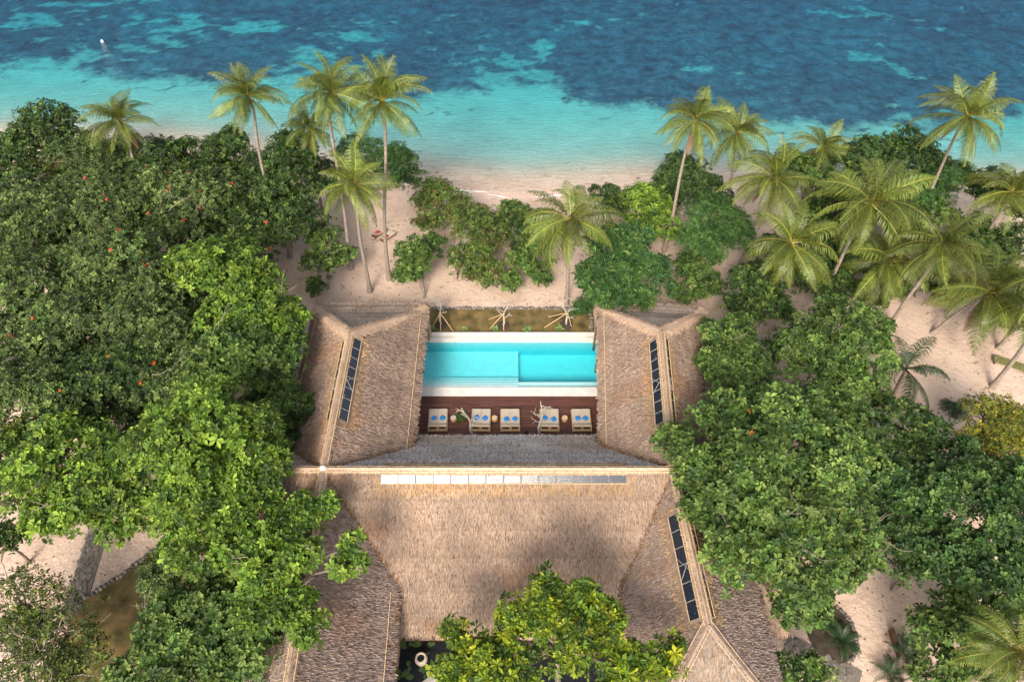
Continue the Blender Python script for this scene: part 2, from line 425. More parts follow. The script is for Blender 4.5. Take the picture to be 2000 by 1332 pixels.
ROOFS = [hall, wNL, wNR, wSL, wSR]
def roof_z(x, y, skip=None):
    z = np.full(np.shape(x), -50.0)
    for r in ROOFS:
        if r is not skip: z = np.maximum(z, r.h(np.asarray(x, float), np.asarray(y, float)))
    return z
building = tag(empty('thatched_building', (-0.8, 24, 0)), 'large thatched roof building with four wings around the swimming pool', 'building')
BL = Vector((-0.8, 24, 0))
def bpart(m, name, material, parent=None, smooth=False):
    """part of the building; meshes are given in world coordinates"""
    for i in range(len(m.v)): m.v[i] = m.v[i] - np.array(BL)
    return m.build(name, material, parent or building, smooth=smooth)
# skylight strips: roof, side (+1 right of the ridge), from, to (along ridge), d0, d1, panes
SKY = [(hall, 1, 6.7, 23.35, 0.34, 0.82, 14), (hall, -1, 7.2, 23.3, 0.34, 0.75, 14),
       (wNL, 1, 4.2, 11.9, 0.33, 0.86, 8), (wNL, -1, 4.2, 11.7, 0.33, 0.62, 8),
       (wNR, -1, 4.0, 11.8, 0.33, 0.84, 8), (wNR, 1, 4.0, 11.9, 0.33, 0.62, 8),
       (wSR, -1, 0.5, 7.2, 0.33, 0.82, 6), (wSR, 1, 0.5, 7.2, 0.33, 0.62, 6)]
def in_sky(r, a, d, grow=0.0):
    k = np.zeros(np.shape(a), bool)
    for rr, sd_, a0, a1, d0, d1, n in SKY:
        if rr is r: k |= (a > a0 - grow) & (a < a1 + grow) & (d * sd_ > d0 - 0.05) & (d * sd_ < d1 + grow)
    return k
def blades(m, x, y, z, gxv, gyv, length, width, lift, color):
    """straw blades: downslope horizontal direction (gxv, gyv), slope sampled by caller"""
    n = len(x)
    D = np.stack([gxv[0], gxv[1], gyv], -1)             # unit downslope 3d
    side = np.stack([-gxv[1], gxv[0], np.zeros(n)], -1); side /= np.linalg.norm(side, axis=1)[:, None]
    N_ = np.cross(D, side); N_ *= np.sign(N_[:, 2:3])
    sk = rng.normal(0, 0.16, n)[:, None]
    Dd = D + side * sk
    P = np.stack([x, y, z], -1)
    w = (width / 2)[:, None]; l = length[:, None]
    p0 = P - side * w - N_ * 0.01
    p1 = P + side * w - N_ * 0.01
    roll = rng.normal(0, 0.022, n)[:, None]
    p2 = P + Dd * l + side * w * 0.6 + N_ * (lift[:, None] + roll)
    p3 = P + Dd * l - side * w * 0.6 + N_ * (lift[:, None] - roll)
    V = np.stack([p0, p1, p2, p3], 1).reshape(-1, 3)
    F = np.arange(4 * n).reshape(-1, 4)
    m.add(V, F, np.repeat(color, 4, 0))
def straw_colors(n, base, spread=0.28, warm=0.10):
    b = rng.normal(1.0, spread, n).clip(0.45, 1.8)[:, None]
    h = rng.normal(0, warm, n)[:, None]
    return np.clip(np.array(base)[None] * b * np.concatenate([1 + h * 0.5, 1 + h * 0.0, 1 - h], 1), 0.01, 0.9)
COL_N = np.array([0.53, 0.49, 0.465]); COL_S = np.array([0.385, 0.28, 0.212]); COL_W = np.array([0.35, 0.255, 0.20]); COL_SW = np.array([0.33, 0.255, 0.225])  # the north slope tone carries sky light as well as weathering
for r in ROOFS:
    a0, a1 = -r.hipA, r.L + r.hipB
    av = np.linspace(a0, a1, int((a1 - a0) / 0.4) + 2)
    dv = np.concatenate([np.linspace(-r.runL, 0, 16), np.linspace(0, r.runR, 16)[1:]])
    AA, DD = np.meshgrid(av, dv, indexing='ij')
    X, Y = r.world(AA, DD); Z = r.hz(AA, DD)
    m = MB(); topP = np.stack([X, Y, Z], -1); botP = topP.copy(); botP[..., 2] -= 0.4
    grid(m, topP); grid(m, botP[:, ::-1])
    for t_, b_ in ((topP[0], botP[0]), (topP[-1], botP[-1]), (topP[:, 0], botP[:, 0]), (topP[:, -1], botP[:, -1])):
        grid(m, np.stack([t_, b_]))
    ro = bpart(m, 'roof', M['thatch_base'])
    # courses of straw
    dens = 190 if r in (hall, wNL, wNR) else 150
    n = int((a1 - a0) * (r.runL + r.runR) * dens)
    a = rng.uniform(a0, a1, n); d = rng.uniform(-r.runL, r.runR, n)
    def pos(a, d):
        x, y = r.world(a, d); return x, y, r.hz(a, d)
    x, y, z = pos(a, d)
    e = 0.06
    zx = r.h(x + e, y) - r.h(x - e, y); zy = r.h(x, y + e) - r.h(x, y - e)
    ok = (np.abs(zx) < 1) & (np.abs(zy) < 1)
    gx_, gy_ = -zx / (2 * e), -zy / (2 * e)
    # snap to courses by height
    step = 0.17
    zc = np.round((z + 0.03 * np.sin(a * 0.7)) / step) * step
    gm_ = np.sqrt(gx_ ** 2 + gy_ ** 2) + 1e-6
    sh = np.clip((z - zc) / gm_, -0.3, 0.3) * 0.75
    x2 = x + gx_ / gm_ * sh; y2 = y + gy_ / gm_ * sh
    z2 = r.h(x2, y2); ok &= z2 > 0
    a2, d2 = r.loc(x2, y2)
    ok &= ~in_sky(r, a2, d2)
    ok &= roof_z(x2, y2, skip=r) < z2 + 0.25
    sl = np.stack([gx_ / gm_, gy_ / gm_], 0)
    nrm = np.sqrt(1 + gm_ ** 2)
    c = np.zeros((n, 3))
    # weathering: sea-facing slope grey, with sky light on its shaded side put into the tone, the others browner, fresh straw round the skylights
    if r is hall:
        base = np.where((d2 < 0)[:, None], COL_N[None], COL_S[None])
    else:
        base = np.tile(COL_SW if r in (wSL, wSR) else COL_W, (n, 1))
        base = np.where((np.maximum(a2 - r.L, -a2) > 0)[:, None] & (gy_[:] * 0 == 0)[:, None] & (np.abs(d2) / r.runR < 0.9)[:, None] & ((a2 > r.L + 0.6) | (a2 < -0.6))[:, None] & (np.abs(sl[1]) > 0.7)[:, None], np.array([[0.35, 0.29, 0.24]]), base)
    fresh = in_sky(r, a2, d2, 0.45) & (rng.uniform(0, 1, n) < 0.75)
    base = np.where(fresh[:, None], np.array([[0.46, 0.30, 0.16]]), base)
    pt = fbm(x2 * 0.5, y2 * 0.5, 4)[:, None]
    wth = fbm(a2 * 0.35 + 3, z2 * 1.6, 3)[:, None]
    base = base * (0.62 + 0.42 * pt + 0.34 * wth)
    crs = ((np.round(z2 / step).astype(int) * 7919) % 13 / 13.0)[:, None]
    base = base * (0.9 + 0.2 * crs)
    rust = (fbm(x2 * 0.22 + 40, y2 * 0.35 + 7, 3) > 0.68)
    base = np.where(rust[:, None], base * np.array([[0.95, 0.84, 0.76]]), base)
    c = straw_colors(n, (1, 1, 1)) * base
    L_ = rng.uniform(0.26, 0.55, n)
    x3 = x2 - sl[0] * 0.12; y3 = y2 - sl[1] * 0.12
    z3 = z2 + 0.12 * gm_ / nrm
    k = ok
    mb = MB()
    D3 = np.stack([sl[0] / nrm, sl[1] / nrm])
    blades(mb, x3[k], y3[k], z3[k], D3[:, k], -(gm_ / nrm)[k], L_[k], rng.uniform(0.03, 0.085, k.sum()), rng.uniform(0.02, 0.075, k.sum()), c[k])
    # ragged fringe on the eaves
    for side, run in ((1, r.runR), (-1, r.runL)):
        ne = int((a1 - a0) * 22); aa = rng.uniform(a0, a1, ne); dd = np.full(ne, side * (run - 0.12)) - side * rng.uniform(0, 0.2, ne)
        xx, yy = r.world(aa, dd); zz = r.hz(aa, dd)
        kk = (zz > 0) & (roof_z(xx, yy, skip=r) < zz + 0.1)
        g = np.tile(r.n * side, (ne, 1)).T
        dn = np.full(ne, -0.75)
        g = g * 0.66
        bcol = straw_colors(ne, (0.40, 0.275, 0.18), 0.3)
        blades(mb, xx[kk], yy[kk], zz[kk], g[:, kk], dn[kk], rng.uniform(0.3, 0.62, kk.sum()), rng.uniform(0.05, 0.11, kk.sum()), rng.uniform(-0.02, 0.08, kk.sum()), bcol[kk])
    for aend, sg, hip in ((a0, -1, r.hipA), (a1, 1, r.hipB)):
        if not hip: continue
        ne = int((r.runL + r.runR) * 24); dd = rng.uniform(-r.runL, r.runR, ne); aa = np.full(ne, aend - sg * 0.15)
        xx, yy = r.world(aa, dd); zz = r.hz(aa, dd); kk = zz > 0
        g = np.tile(r.t * sg, (ne, 1)).T * 0.66
        blades(mb, xx[kk], yy[kk], zz[kk], g[:, kk], np.full(kk.sum(), -0.75), rng.uniform(0.3, 0.6, kk.sum()), rng.uniform(0.05, 0.11, kk.sum()), rng.uniform(0, 0.08, kk.sum()), straw_colors(kk.sum(), (0.42, 0.30, 0.19), 0.3))
    th = bpart(mb, 'thatch', M['thatch'], ro)
    th['kind'] = 'stuff'

def surf(path, off, lift):
    """points along path (k,2) shifted sideways by off, on the roof"""
    path = np.asarray(path, float); T = np.gradient(path, axis=0); T /= np.linalg.norm(T, axis=1)[:, None]
    S = np.stack([T[:, 1], -T[:, 0]], -1)
    q = path + S * off
    return np.stack([q[:, 0], q[:, 1], roof_z(q[:, 0], q[:, 1]) + lift], -1)
def line2(A, B, step=0.25):
    A, B = np.array(A, float), np.array(B, float); k = max(2, int(np.linalg.norm(B - A) / step) + 1)
    return A + (B - A) * np.linspace(0, 1, k)[:, None]
def cap(A, B, w, base, lift=0.10, ragged=1.0, batten=True, bmat='bamboo'):
    path = line2(A, B); m = MB()
    offs = [-w, -w * 0.55, -w * 0.2, 0, w * 0.2, w * 0.55, w]
    P = np.stack([surf(path, o, lift + 0.05 * (1 - abs(o) / w) + 0.012 * rng.normal(size=len(path))) for o in offs], 1)
    colr = np.clip(np.array(base)[None] * rng.normal(1, 0.06, (P.shape[0] * P.shape[1], 1)), 0, 1)
    grid(m, P, colr)
    # straw laid over the ridge, both ways
    T = (path[-1] - path[0]); T = T / np.linalg.norm(T); S = np.array([T[1], -T[0]])
    for sg in (-1, 1):
        n = int(len(path) * 0.25 * 80)
        tt = rng.uniform(0, 1, n); o = rng.uniform(0.0, w * 0.92, n) * sg
        q = path[0] + (path[-1] - path[0]) * tt[:, None] + S * o[:, None]
        z = roof_z(q[:, 0], q[:, 1]) + lift + 0.02
        q2 = q + S * sg * 0.1; z2_ = roof_z(q2[:, 0], q2[:, 1]) + lift + 0.02
        sl_ = np.clip((z2_ - z) / 0.1, -1.3, 0.3); nr = np.sqrt(1 + sl_ ** 2)
        g = np.tile(S * sg, (n, 1)).T / nr
        k = z > 0
        blades(m, q[k, 0], q[k, 1], z[k], g[:, k], (sl_ / nr)[k], rng.uniform(0.1, 0.24, k.sum()) * ragged, rng.uniform(0.02, 0.05, k.sum()), rng.uniform(0.0, 0.035, k.sum()), straw_colors(k.sum(), base, 0.14))
    o = bpart(m, 'ridge_cap', M['thatch'])
    if batten:
        for off in (-w * 0.8, w * 0.8):
            b = MB(); tube(b, surf(path, off, lift + 0.09)[::2], 0.03, 6); bpart(b, 'batten', M[bmat], o)
    return o
PALE = (0.43, 0.31, 0.225)
cap((-15.6, 23.1), (14.2, 23.1), 0.29, (0.47, 0.34, 0.25))
cap(nodeL, (-12.86, 35.2), 0.28, PALE); cap(nodeR, (11.84, 35.4), 0.28, PALE)
cap((-12.1, 1.0), nodeL, 0.34, PALE); cap((11.44, 12.9), nodeR, 0.28, PALE)
def hip_end(r, side):
    """walk down the hip where side slope and end slope meet"""
    pts = []
    for v in np.linspace(0, 0.93, 18):
        a = r.L + v * r.hipB if r.hipB > 5.5 else -v * r.hipA
        ds = np.linspace(0.02, 1.0, 200) * (r.runR if side > 0 else r.runL) * side
        zs = np.array([float(Roof.hz(Roof_side(r), 0.1, dd)) for dd in ds]) if False else r.zr - (r.zr - r.ze) * (1.22 * np.abs(ds) / abs(ds[-1]) - 0.22 * (ds / ds[-1]) ** 2)
        zh = r.zr - (r.zr - r.hze) * (v / 0.82 * 0.93 if v < 0.82 else 0.93 + (v - 0.82) / 0.18 * 0.07)
        k = int(np.argmin(np.abs(zs - zh)))
        pts.append(r.world(a, ds[k]))
    return pts
for r in (wNL, wNR):
    for side in (1, -1):
        p = hip_end(r, side); cap(p[0], p[-1], 0.42, (0.42, 0.30, 0.215), lift=0.16, ragged=1.7, batten=False)
for side in (1, -1):
    p = hip_end(wSR, side); cap(p[0], p[-1], 0.34, (0.31, 0.23, 0.18), lift=0.05, bmat='old_bamboo')
# valleys: rusty straw where the wings meet the hall
for r in (wNL, wNR, wSL, wSR):
    for side in (1, -1):
        north = r in (wNL, wNR); run = r.runR if side > 0 else r.runL
        pts = []
        for dd in np.linspace(0.25, run, 30):
            aa = 6.0; zw = float(r.hz(np.array(aa if r is not wSL else 15.0), np.array(dd * side)))
            rn = hall.runL if north else hall.runR
            es = np.linspace(0, rn, 400); zs = hall.zr - (hall.zr - hall.ze) * (1.22 * es / rn - 0.22 * (es / rn) ** 2)
            e_ = es[int(np.argmin(np.abs(zs - zw)))]
            yy = 23.1 + (e_ if north else -e_)
            along = abs(yy - 23.1)
            aa = along if north else r.L - along
            x, y = r.world(aa, dd * side); pts.append((x, y))
        if side * (1 if r in (wNL, wSL) else -1) > 0:
            last = pts[-1]; yend = 29.3 if north else 14.4
            for t_ in np.linspace(0.1, 1, 10): pts.append((last[0], last[1] + (yend - last[1]) * t_))
        pts = np.array(pts); m = MB()
        seg = np.linalg.norm(np.diff(pts, axis=0), axis=1); cl = np.concatenate([[0], np.cumsum(seg)])
        n = int(cl[-1] * 55); s_ = rng.uniform(0, cl[-1], n)
        q = np.stack([np.interp(s_, cl, pts[:, 0]), np.interp(s_, cl, pts[:, 1])], -1) + rng.normal(0, 0.07, (n, 2))
        zq = roof_z(q[:, 0], q[:, 1]); k = zq > 0; q, zq = q[k], zq[k]; n = len(q)
        an = rng.uniform(0, 6.3, n); g = np.stack([np.cos(an), np.sin(an)])
        blades(m, q[:, 0], q[:, 1], zq + 0.04, g * 0.8, np.full(n, -0.35), rng.uniform(0.12, 0.3, n), rng.uniform(0.03, 0.07, n), rng.uniform(0.02, 0.1, n), straw_colors(n, (0.20, 0.105, 0.05), 0.35))
        o = bpart(m, 'valley_straw', M['thatch']); o['kind'] = 'stuff'
fin = MB(); lathe(fin, [(0.0, 0.22), (0.08, 0.21), (0.17, 0.1), (0.22, -0.05), (0.22, -0.2)], 12, (nodeL[0], nodeL[1], ZR + 0.12)); bpart(fin, 'ridge_finial', M['white'], smooth=True)
# battens along the eaves
for r, side in ((wNL, 1), (wNR, -1), (wSL, 1), (wNL, -1), (wNR, 1)):
    run = r.runR if side > 0 else r.runL
    aa = np.linspace(0.3 if r is not wSL else 0, r.L + (6.4 if r.hipB else -7), 40); dd = np.full(40, side * (run - 0.45))
    x, y = r.world(aa, dd); z = r.hz(aa, dd) + 0.09; k = (z > 0) & (roof_z(x, y, skip=r) < z)
    if k.sum() > 3:
        b = MB(); tube(b, np.stack([x, y, z], -1)[k], 0.028, 6); bpart(b, 'batten', M['bamboo'])
# skylights
for r, sd_, a0, a1, d0, d1, n in SKY:
    m = MB()
    for dd in (d0, d1):
        aa = np.linspace(a0, a1, 30); x, y = r.world(aa, np.full(30, dd * sd_)); tube(m, np.stack([x, y, r.hz(aa, np.full(30, dd * sd_)) + 0.12], -1), 0.028, 6)
    fr = bpart(m, 'skylight', M['bamboo']); m = MB()
    for i in range(n + 1):
        aa = a0 + (a1 - a0) * i / n
        x, y = r.world(np.array([aa, aa]), np.array([d0, d1]) * sd_); z = r.hz(np.array([aa, aa]), np.array([d0, d1]) * sd_) + 0.125
        m = MB(); tube(m, np.stack([x, y, z], -1), 0.022, 5); bpart(m, 'glazing_bar', M['bar'], fr)
    for f in (0.36, 0.43):                                 # braces behind the glass line
        i0 = a0 + (a1 - a0) * f; i1 = i0 + (a1 - a0) / n * 0.9 * (1 if f < 0.4 else 1)
        x, y = r.world(np.array([i0, i1]), np.array([d1, d0] if f < 0.4 else [d0, d1]) * sd_); z = r.hz(np.array([i0, i1]), np.array([d1, d0] if f < 0.4 else [d0, d1]) * sd_) + 0.13
        m = MB(); tube(m, np.stack([x, y, z], -1), 0.022, 5); bpart(m, 'brace', M['bar'], fr)
    for i in range(n):
        b0, b1 = a0 + (a1 - a0) * (i + 0.04) / n, a0 + (a1 - a0) * (i + 0.96) / n
        q = MB(); A4 = np.linspace(b0, b1, 3)
        tilt = rng.normal(0, 0.012, 2)
        rows = []
        for j, dd in enumerate((d0 + 0.03, d1 - 0.03)):
            x, y = r.world(A4, np.full(3, dd * sd_)); rows.append(np.stack([x, y, r.hz(A4, np.full(3, dd * sd_)) + 0.09 + tilt[j]], -1))
        T_ = np.stack(rows); B_ = T_.copy(); B_[..., 2] -= 0.02
        grid(q, T_); grid(q, B_[::-1]); 
        bpart(q, 'pane', M['pane'], fr)
# walls and posts below the eaves
def wall(x0, y0, x1, y1, z1, material='plaster', name='wall', t=0.18):
    m = MB(); L_ = math.hypot(x1 - x0, y1 - y0); ang = math.atan2(y1 - y0, x1 - x0)
    box(m, ((x0 + x1) / 2, (y0 + y1) / 2, z1 / 2 - 0.1), (L_, t, z1 + 0.2), None, ang); bpart(m, name, M[material])
wall(-16.4, 2, -16.4, 40, 4.3); wall(-8.9, 29.9, -8.9, 40, 4.4); wall(-16.3, 40.1, -9.0, 40.1, 4.2)
wall(15.6, 10.5, 15.8, 40, 4.3); wall(8.4, 29.9, 8.6, 40, 4.4); wall(8.7, 40.1, 15.7, 40.1, 4.2)
wall(-8.6, 28.4, 8.2, 28.4, 3.6); wall(-8.6, 15.4, 8.2, 15.4, 3.4)
wall(-8.9, 2, -8.9, 15.3, 4.3); wall(8.3, 9, 8.3, 15.3, 4.3)
for i in range(8):
    for yy, zt in ((29.0, 3.35), (14.8, 3.2)):
        m = MB(); tube(m, [(-7.6 + i * 2.1, yy, -0.1), (-7.6 + i * 2.1, yy, zt)], 0.11, 8); bpart(m, 'post', M['timber'])
for xx in (-8.2, 7.7):
    for i in range(5):
        m = MB(); tube(m, [(xx, 30.5 + i * 2.6, -0.1), (xx, 30.5 + i * 2.6, 4.6)], 0.11, 8); bpart(m, 'post', M['timber'])

# ------------------------------------------------------------------ deck, pool, garden bed
DZ = 0.6
deck = tag(empty('wooden_deck', (-0.4, 32.2, 0)), 'dark reddish wooden deck between the pool and the thatched hall', 'deck')
m = MB(); box(m, (0, 0, 0.25), (16.2, 5.8, 0.5)); m.build('joist_base', M['timber'], deck)
pm = MB(); box(pm, (0, 0, 0), (1, 0.135, 0.04)); pmesh = pm.mesh('plank'); pmesh.materials.append(M['plank'])
y = -2.9 + 0.07
i = 0
while y < 2.98 - 0.07:
    xs = [-8.1]
    while xs[-1] < 8.1:
        xs.append(min(8.1, xs[-1] + random.choice((2.4, 3.0, 3.6, 4.2)) + (random.random() if len(xs) == 1 else 0)))
    for x0, x1 in zip(xs[:-1], xs[1:]):
        if x1 - x0 < 0.3: continue
        o = put('plank', pmesh, None, deck, ((x0 + x1) / 2, y, DZ - 0.09 + random.uniform(-0.003, 0.003)))
        o.scale = (x1 - x0 - 0.012, 1, 1)
    y += 0.146; i += 1
DECK_Z = DZ - 0.07
pool = tag(empty('swimming_pool', (-0.4, 38.8, 0)), 'rectangular turquoise swimming pool with white edges between two thatched wings', 'pool')
PX0, PX1 = -8.6, 8.2
Yn, Yl, Yf = at(1000, 773, DZ).y, at(1000, 756, DZ).y, at(1000, 668, DZ).y
Yc, Yo = at(1000, 660, DZ).y, at(1000, 648.5, DZ).y
def pbox(name, x0, x1, y0, y1, z0, z1, material, parent=pool):
    m = MB(); box(m, ((x0 + x1) / 2 + 0.4, (y0 + y1) / 2 - 38.8, (z0 + z1) / 2), (x1 - x0, y1 - y0, z1 - z0)); return m.build(name, M[material], parent)
XS = at(1013, 745, 0).x
Ys, Yr = at(1000, 733, DZ - 0.6).y, at(1000, 746, DZ - 0.4).y
pbox('coping', PX0, PX1, Yn, Yl, -0.5, DZ, 'coping')
pbox('coping', PX0, PX1, Yf, Yc, -1.9, DZ, 'coping')
pbox('overflow_channel', PX0, PX1, Yc, Yc + 0.32, -0.5, DZ - 0.28, 'coping')
pbox('outer_wall', PX0, PX1, Yc + 0.32, Yo, -0.5, DZ - 0.03, 'coping')
basin = pbox('basin_floor', PX0, XS, Yl, Yf, -1.2, -0.78, 'tile')
pbox('basin_floor', XS, PX1, Yl, Yf, -2.4, -1.3, 'tile')
pbox('basin_wall', PX0 - 0.3, PX0, Yn, Yo, -2.2, DZ - 0.02, 'tile'); pbox('basin_wall', PX1, PX1 + 0.3, Yn, Yo, -2.2, DZ - 0.02, 'tile')
pbox('basin_wall', PX0, PX1, Yf - 0.05, Yf - 0.002, -1.9, DZ - 0.06, 'pool_tile')
ns = 4
for k in range(ns):
    y0 = Yl + (Ys - Yl) * k / ns; pbox('step', PX0, XS - 0.01, y0, y0 + (Ys - Yl) / ns, -0.9, DZ - 0.26 - 0.24 * k, 'tile')
pbox('ledge', XS, PX1, Yl, Yr, -1.9, DZ - 0.42, 'tile')
w = MB(); box(w, (-0.2 + 0.4, (Yl + Yf) / 2 - 38.8, -0.8), (PX1 - PX0 + 0.1, Yf - Yl + 0.06, 2 * (DZ - 0.05 + 0.8))); w.build('water', M['pool_water'], pool)
hose = MB(); p0 = at(826, 730, DZ + 0.03); hp = [(p0.x - 0.4 + 0.5 * math.sin(t), p0.y + 1.6 - t * 0.9, DZ + 0.03) for t in np.linspace(0.3, 2.8, 14)]
# garden bed towards the beach
gy0, gy1 = Yo, at(1000, 604, 0).y
bedm = MB(); gxv_ = np.linspace(-8.4, 8.0, 60); gyv_ = np.linspace(gy0, gy1, 16); BX, BY = np.meshgrid(gxv_, gyv_)
grid(bedm, np.stack([BX, BY, 0.10 + 0.08 * fbm(BX * 0.8, BY * 0.8, 3)], -1)); tag(bedm.build('garden_bed', M['turf'], smooth=True), kind='structure')
def rock_mesh(n, seed):
    r_ = np.random.default_rng(seed); bm = bmesh.new(); bmesh.ops.create_icosphere(bm, subdivisions=2, radius=0.5)
    for v in bm.verts:
        q = v.co * 3; v.co *= 0.85 + 0.35 * float(fbm(np.array(q.x + q.z * 1.7 + seed * 9.1), np.array(q.y - q.z + seed), 2))
    me = bpy.data.meshes.new(n); bm.to_mesh(me); bm.free(); me.materials.append(M['rock']); return me
ROCKS = [rock_mesh('stone', k) for k in range(6)]
def stone_row(name, label, cat, pts, size, group=None, zoff=0.05):
    root = tag(empty(name, (*pts[0][:2], 0)), label, cat, group)
    pts = np.asarray(pts, float)
    seg = np.linalg.norm(np.diff(pts[:, :2], axis=0), axis=1); L_ = np.concatenate([[0], np.cumsum(seg)])
    for s in np.arange(0, L_[-1], size * 0.82):
        x = np.interp(s, L_, pts[:, 0]); y = np.interp(s, L_, pts[:, 1])
        o = put('stone', random.choice(ROCKS), None, root, (x - pts[0][0] + random.uniform(-.06, .06), y - pts[0][1] + random.uniform(-.06, .06), zoff + random.uniform(-.03, .05)), (random.random(), random.random(), random.random() * 6))
        k = size * random.uniform(0.85, 1.25); o.scale = (k, k * random.uniform(0.8, 1.1), k * 0.8)
    return root
stone_row('stone_edging', 'dark stone edging between the garden bed and the beach sand', 'stone edging', [(-8.3, gy1), (8.0, gy1)], 0.42)
stone_row('stone_edging', 'short dark stone edging at the garden bed end beside the pool', 'stone edging', [(7.75, gy0 + 0.2), (7.75, gy1 - 0.3)], 0.5)

# ------------------------------------------------------------------ deck furniture
def soft_box(m, c, s, bev=0.05, rz=0, rx=0, puff=0.0):
    bm = bmesh.new(); bmesh.ops.create_cube(bm, size=1.0)
    for v in bm.verts: v.co = Vector((v.co.x * s[0], v.co.y * s[1], v.co.z * s[2]))
    bmesh.ops.bevel(bm, geom=list(bm.edges), offset=bev, segments=2, affect='EDGES')
    if puff:
        bmesh.ops.subdivide_edges(bm, edges=[e for e in bm.edges if e.calc_length() > s[0] * 0.4], cuts=3, use_grid_fill=True)
        for v in bm.verts:
            k = (1 - (2 * v.co.x / s[0]) ** 2) * (1 - (2 * v.co.y / s[1]) ** 2); v.co.z *= 1 + puff * max(k, 0)
    bmesh.ops.transform(bm, matrix=Matrix.Translation(c) @ Matrix.Rotation(rz, 4, 'Z') @ Matrix.Rotation(rx, 4, 'X'), verts=bm.verts)
    bmesh.ops.triangulate(bm, faces=bm.faces)
    bm.verts.index_update()
    m.add([v.co[:] for v in bm.verts], [[v.index for v in f.verts] for f in bm.faces]); bm.free()
def make_daybed():
    root = empty('daybed')
    f = MB()
    for yy in (-1.02, 1.02): tube(f, [(-0.8, yy, 0.32), (0.8, yy, 0.32)], 0.035, 6)
    for xx in (-0.8, 0, 0.8): tube(f, [(xx, -1.02, 0.30), (xx, 1.02, 0.30)], 0.035, 6)
    for k in range(9): tube(f, [(-0.8, -0.95 + k * 0.24, 0.34), (0.8, -0.95 + k * 0.24, 0.34)], 0.018, 5)
    for xx in (-0.8, -0.05, 0.05, 0.8): tube(f, [(xx, -1.0, 0.1), (xx, -0.6, 0.1)], 0.025, 5)
    for zz in (0.12, 0.22): tube(f, [(-0.8, -1.02, zz), (0.8, -1.02, zz)], 0.02, 5)
    f.build('bamboo_frame', M['bamboo'], root)
    for xx in (-0.8, 0.8):
        for yy in (-1.02, 1.02):
            l = MB(); tube(l, [(xx, yy, 0), (xx, yy, 0.36)], 0.035, 6); l.build('leg', M['bamboo'], root)
    for sx_ in (-1, 1):
        q = MB(); soft_box(q, Vector((sx_ * 0.395, 0.28, 0.44)), (0.78, 1.5, 0.15), 0.035); q.build('mattress', M['mattress'], root)
        q = MB(); soft_box(q, Vector((sx_ * 0.395, -0.66, 0.56)), (0.78, 0.52, 0.13), 0.035, 0, R(-34)); b = q.build('backrest', M['mattress'], root)
        g = MB(); tube(g, [(sx_ * 0.7, -0.84, 0.62), (sx_ * 0.7, -0.98, 0.33)], 0.02, 5); tube(g, [(sx_ * 0.1, -0.84, 0.62), (sx_ * 0.1, -0.98, 0.33)], 0.02, 5); g.build('prop', M['bamboo'], b)
    return root
bed0 = make_daybed()
pil = MB(); soft_box(pil, Vector((0, 0, 0.05)), (0.42, 0.42, 0.10), 0.04, 0, 0, 0.7); pilmesh = pil.mesh('cushion', True); pilmesh.materials.append(M['blue'])
BEDS = [(855.5, 'double bamboo daybed beside the round stool with the green fern patch', 'the daybed near the green fern patch'),
        (939.5, 'double bamboo daybed behind the branching driftwood post at the fern patch', 'the daybed behind the driftwood at the fern patch'),
        (996.5, 'double bamboo daybed in the middle, clear of both driftwood posts', 'the middle daybed clear of the driftwood'),
        (1073, 'double bamboo daybed behind the tall straight driftwood post', 'the daybed behind the tall straight driftwood'),
        (1135.5, 'double bamboo daybed at the deck end beyond the stool away from the fern patch', 'the daybed at the deck end away from the fern patch')]
for i, (px, lab, short) in enumerate(BEDS):
    p = at(px, 820, DECK_Z + 0.3)
    o = bed0 if i == 0 else copy_tree(bed0)
    o.location = (p.x, p.y, DECK_Z); o.rotation_euler.z = R(random.uniform(-1.5, 1.5))
    tag(o, lab, 'daybed', 'daybeds in a row on the deck')
    for k, sx_ in enumerate((-1, 1)):
        q = put('cushion', pilmesh, None, None, (p.x + sx_ * 0.36 + random.uniform(-.06, .06), p.y + 0.02 + random.uniform(-.1, .1), DECK_Z + 0.515), (random.uniform(-.1, .1), random.uniform(-.1, .1), R(45 + random.uniform(-25, 25))))
        tag(q, 'blue cushion on ' + short, 'cushion', 'blue cushions on ' + short)
for px, lab in ((886, 'round woven rattan stool beside the green fern patch on the deck'), (966, 'round woven rattan stool between two daybeds near the deck middle'), (1103, 'round woven rattan stool next to the end daybed away from the fern patch')):
    p = at(px, 818, DECK_Z + 0.25)
    root = tag(empty('rattan_stool', (p.x, p.y, DECK_Z)), lab, 'stool', 'rattan stools on the deck')
    m = MB(); lathe(m, [(0.0, 0), (0.2, 0), (0.26, 0.1), (0.29, 0.24), (0.26, 0.38), (0.2, 0.47)], 20); m.build('drum', M['rattan'], root, smooth=True)
    m = MB(); lathe(m, [(0.235, 0.44), (0.245, 0.475), (0.22, 0.495), (0.0, 0.5)], 20); m.build('seat', M['mattress' if px == 886 else 'bamboo'], root)

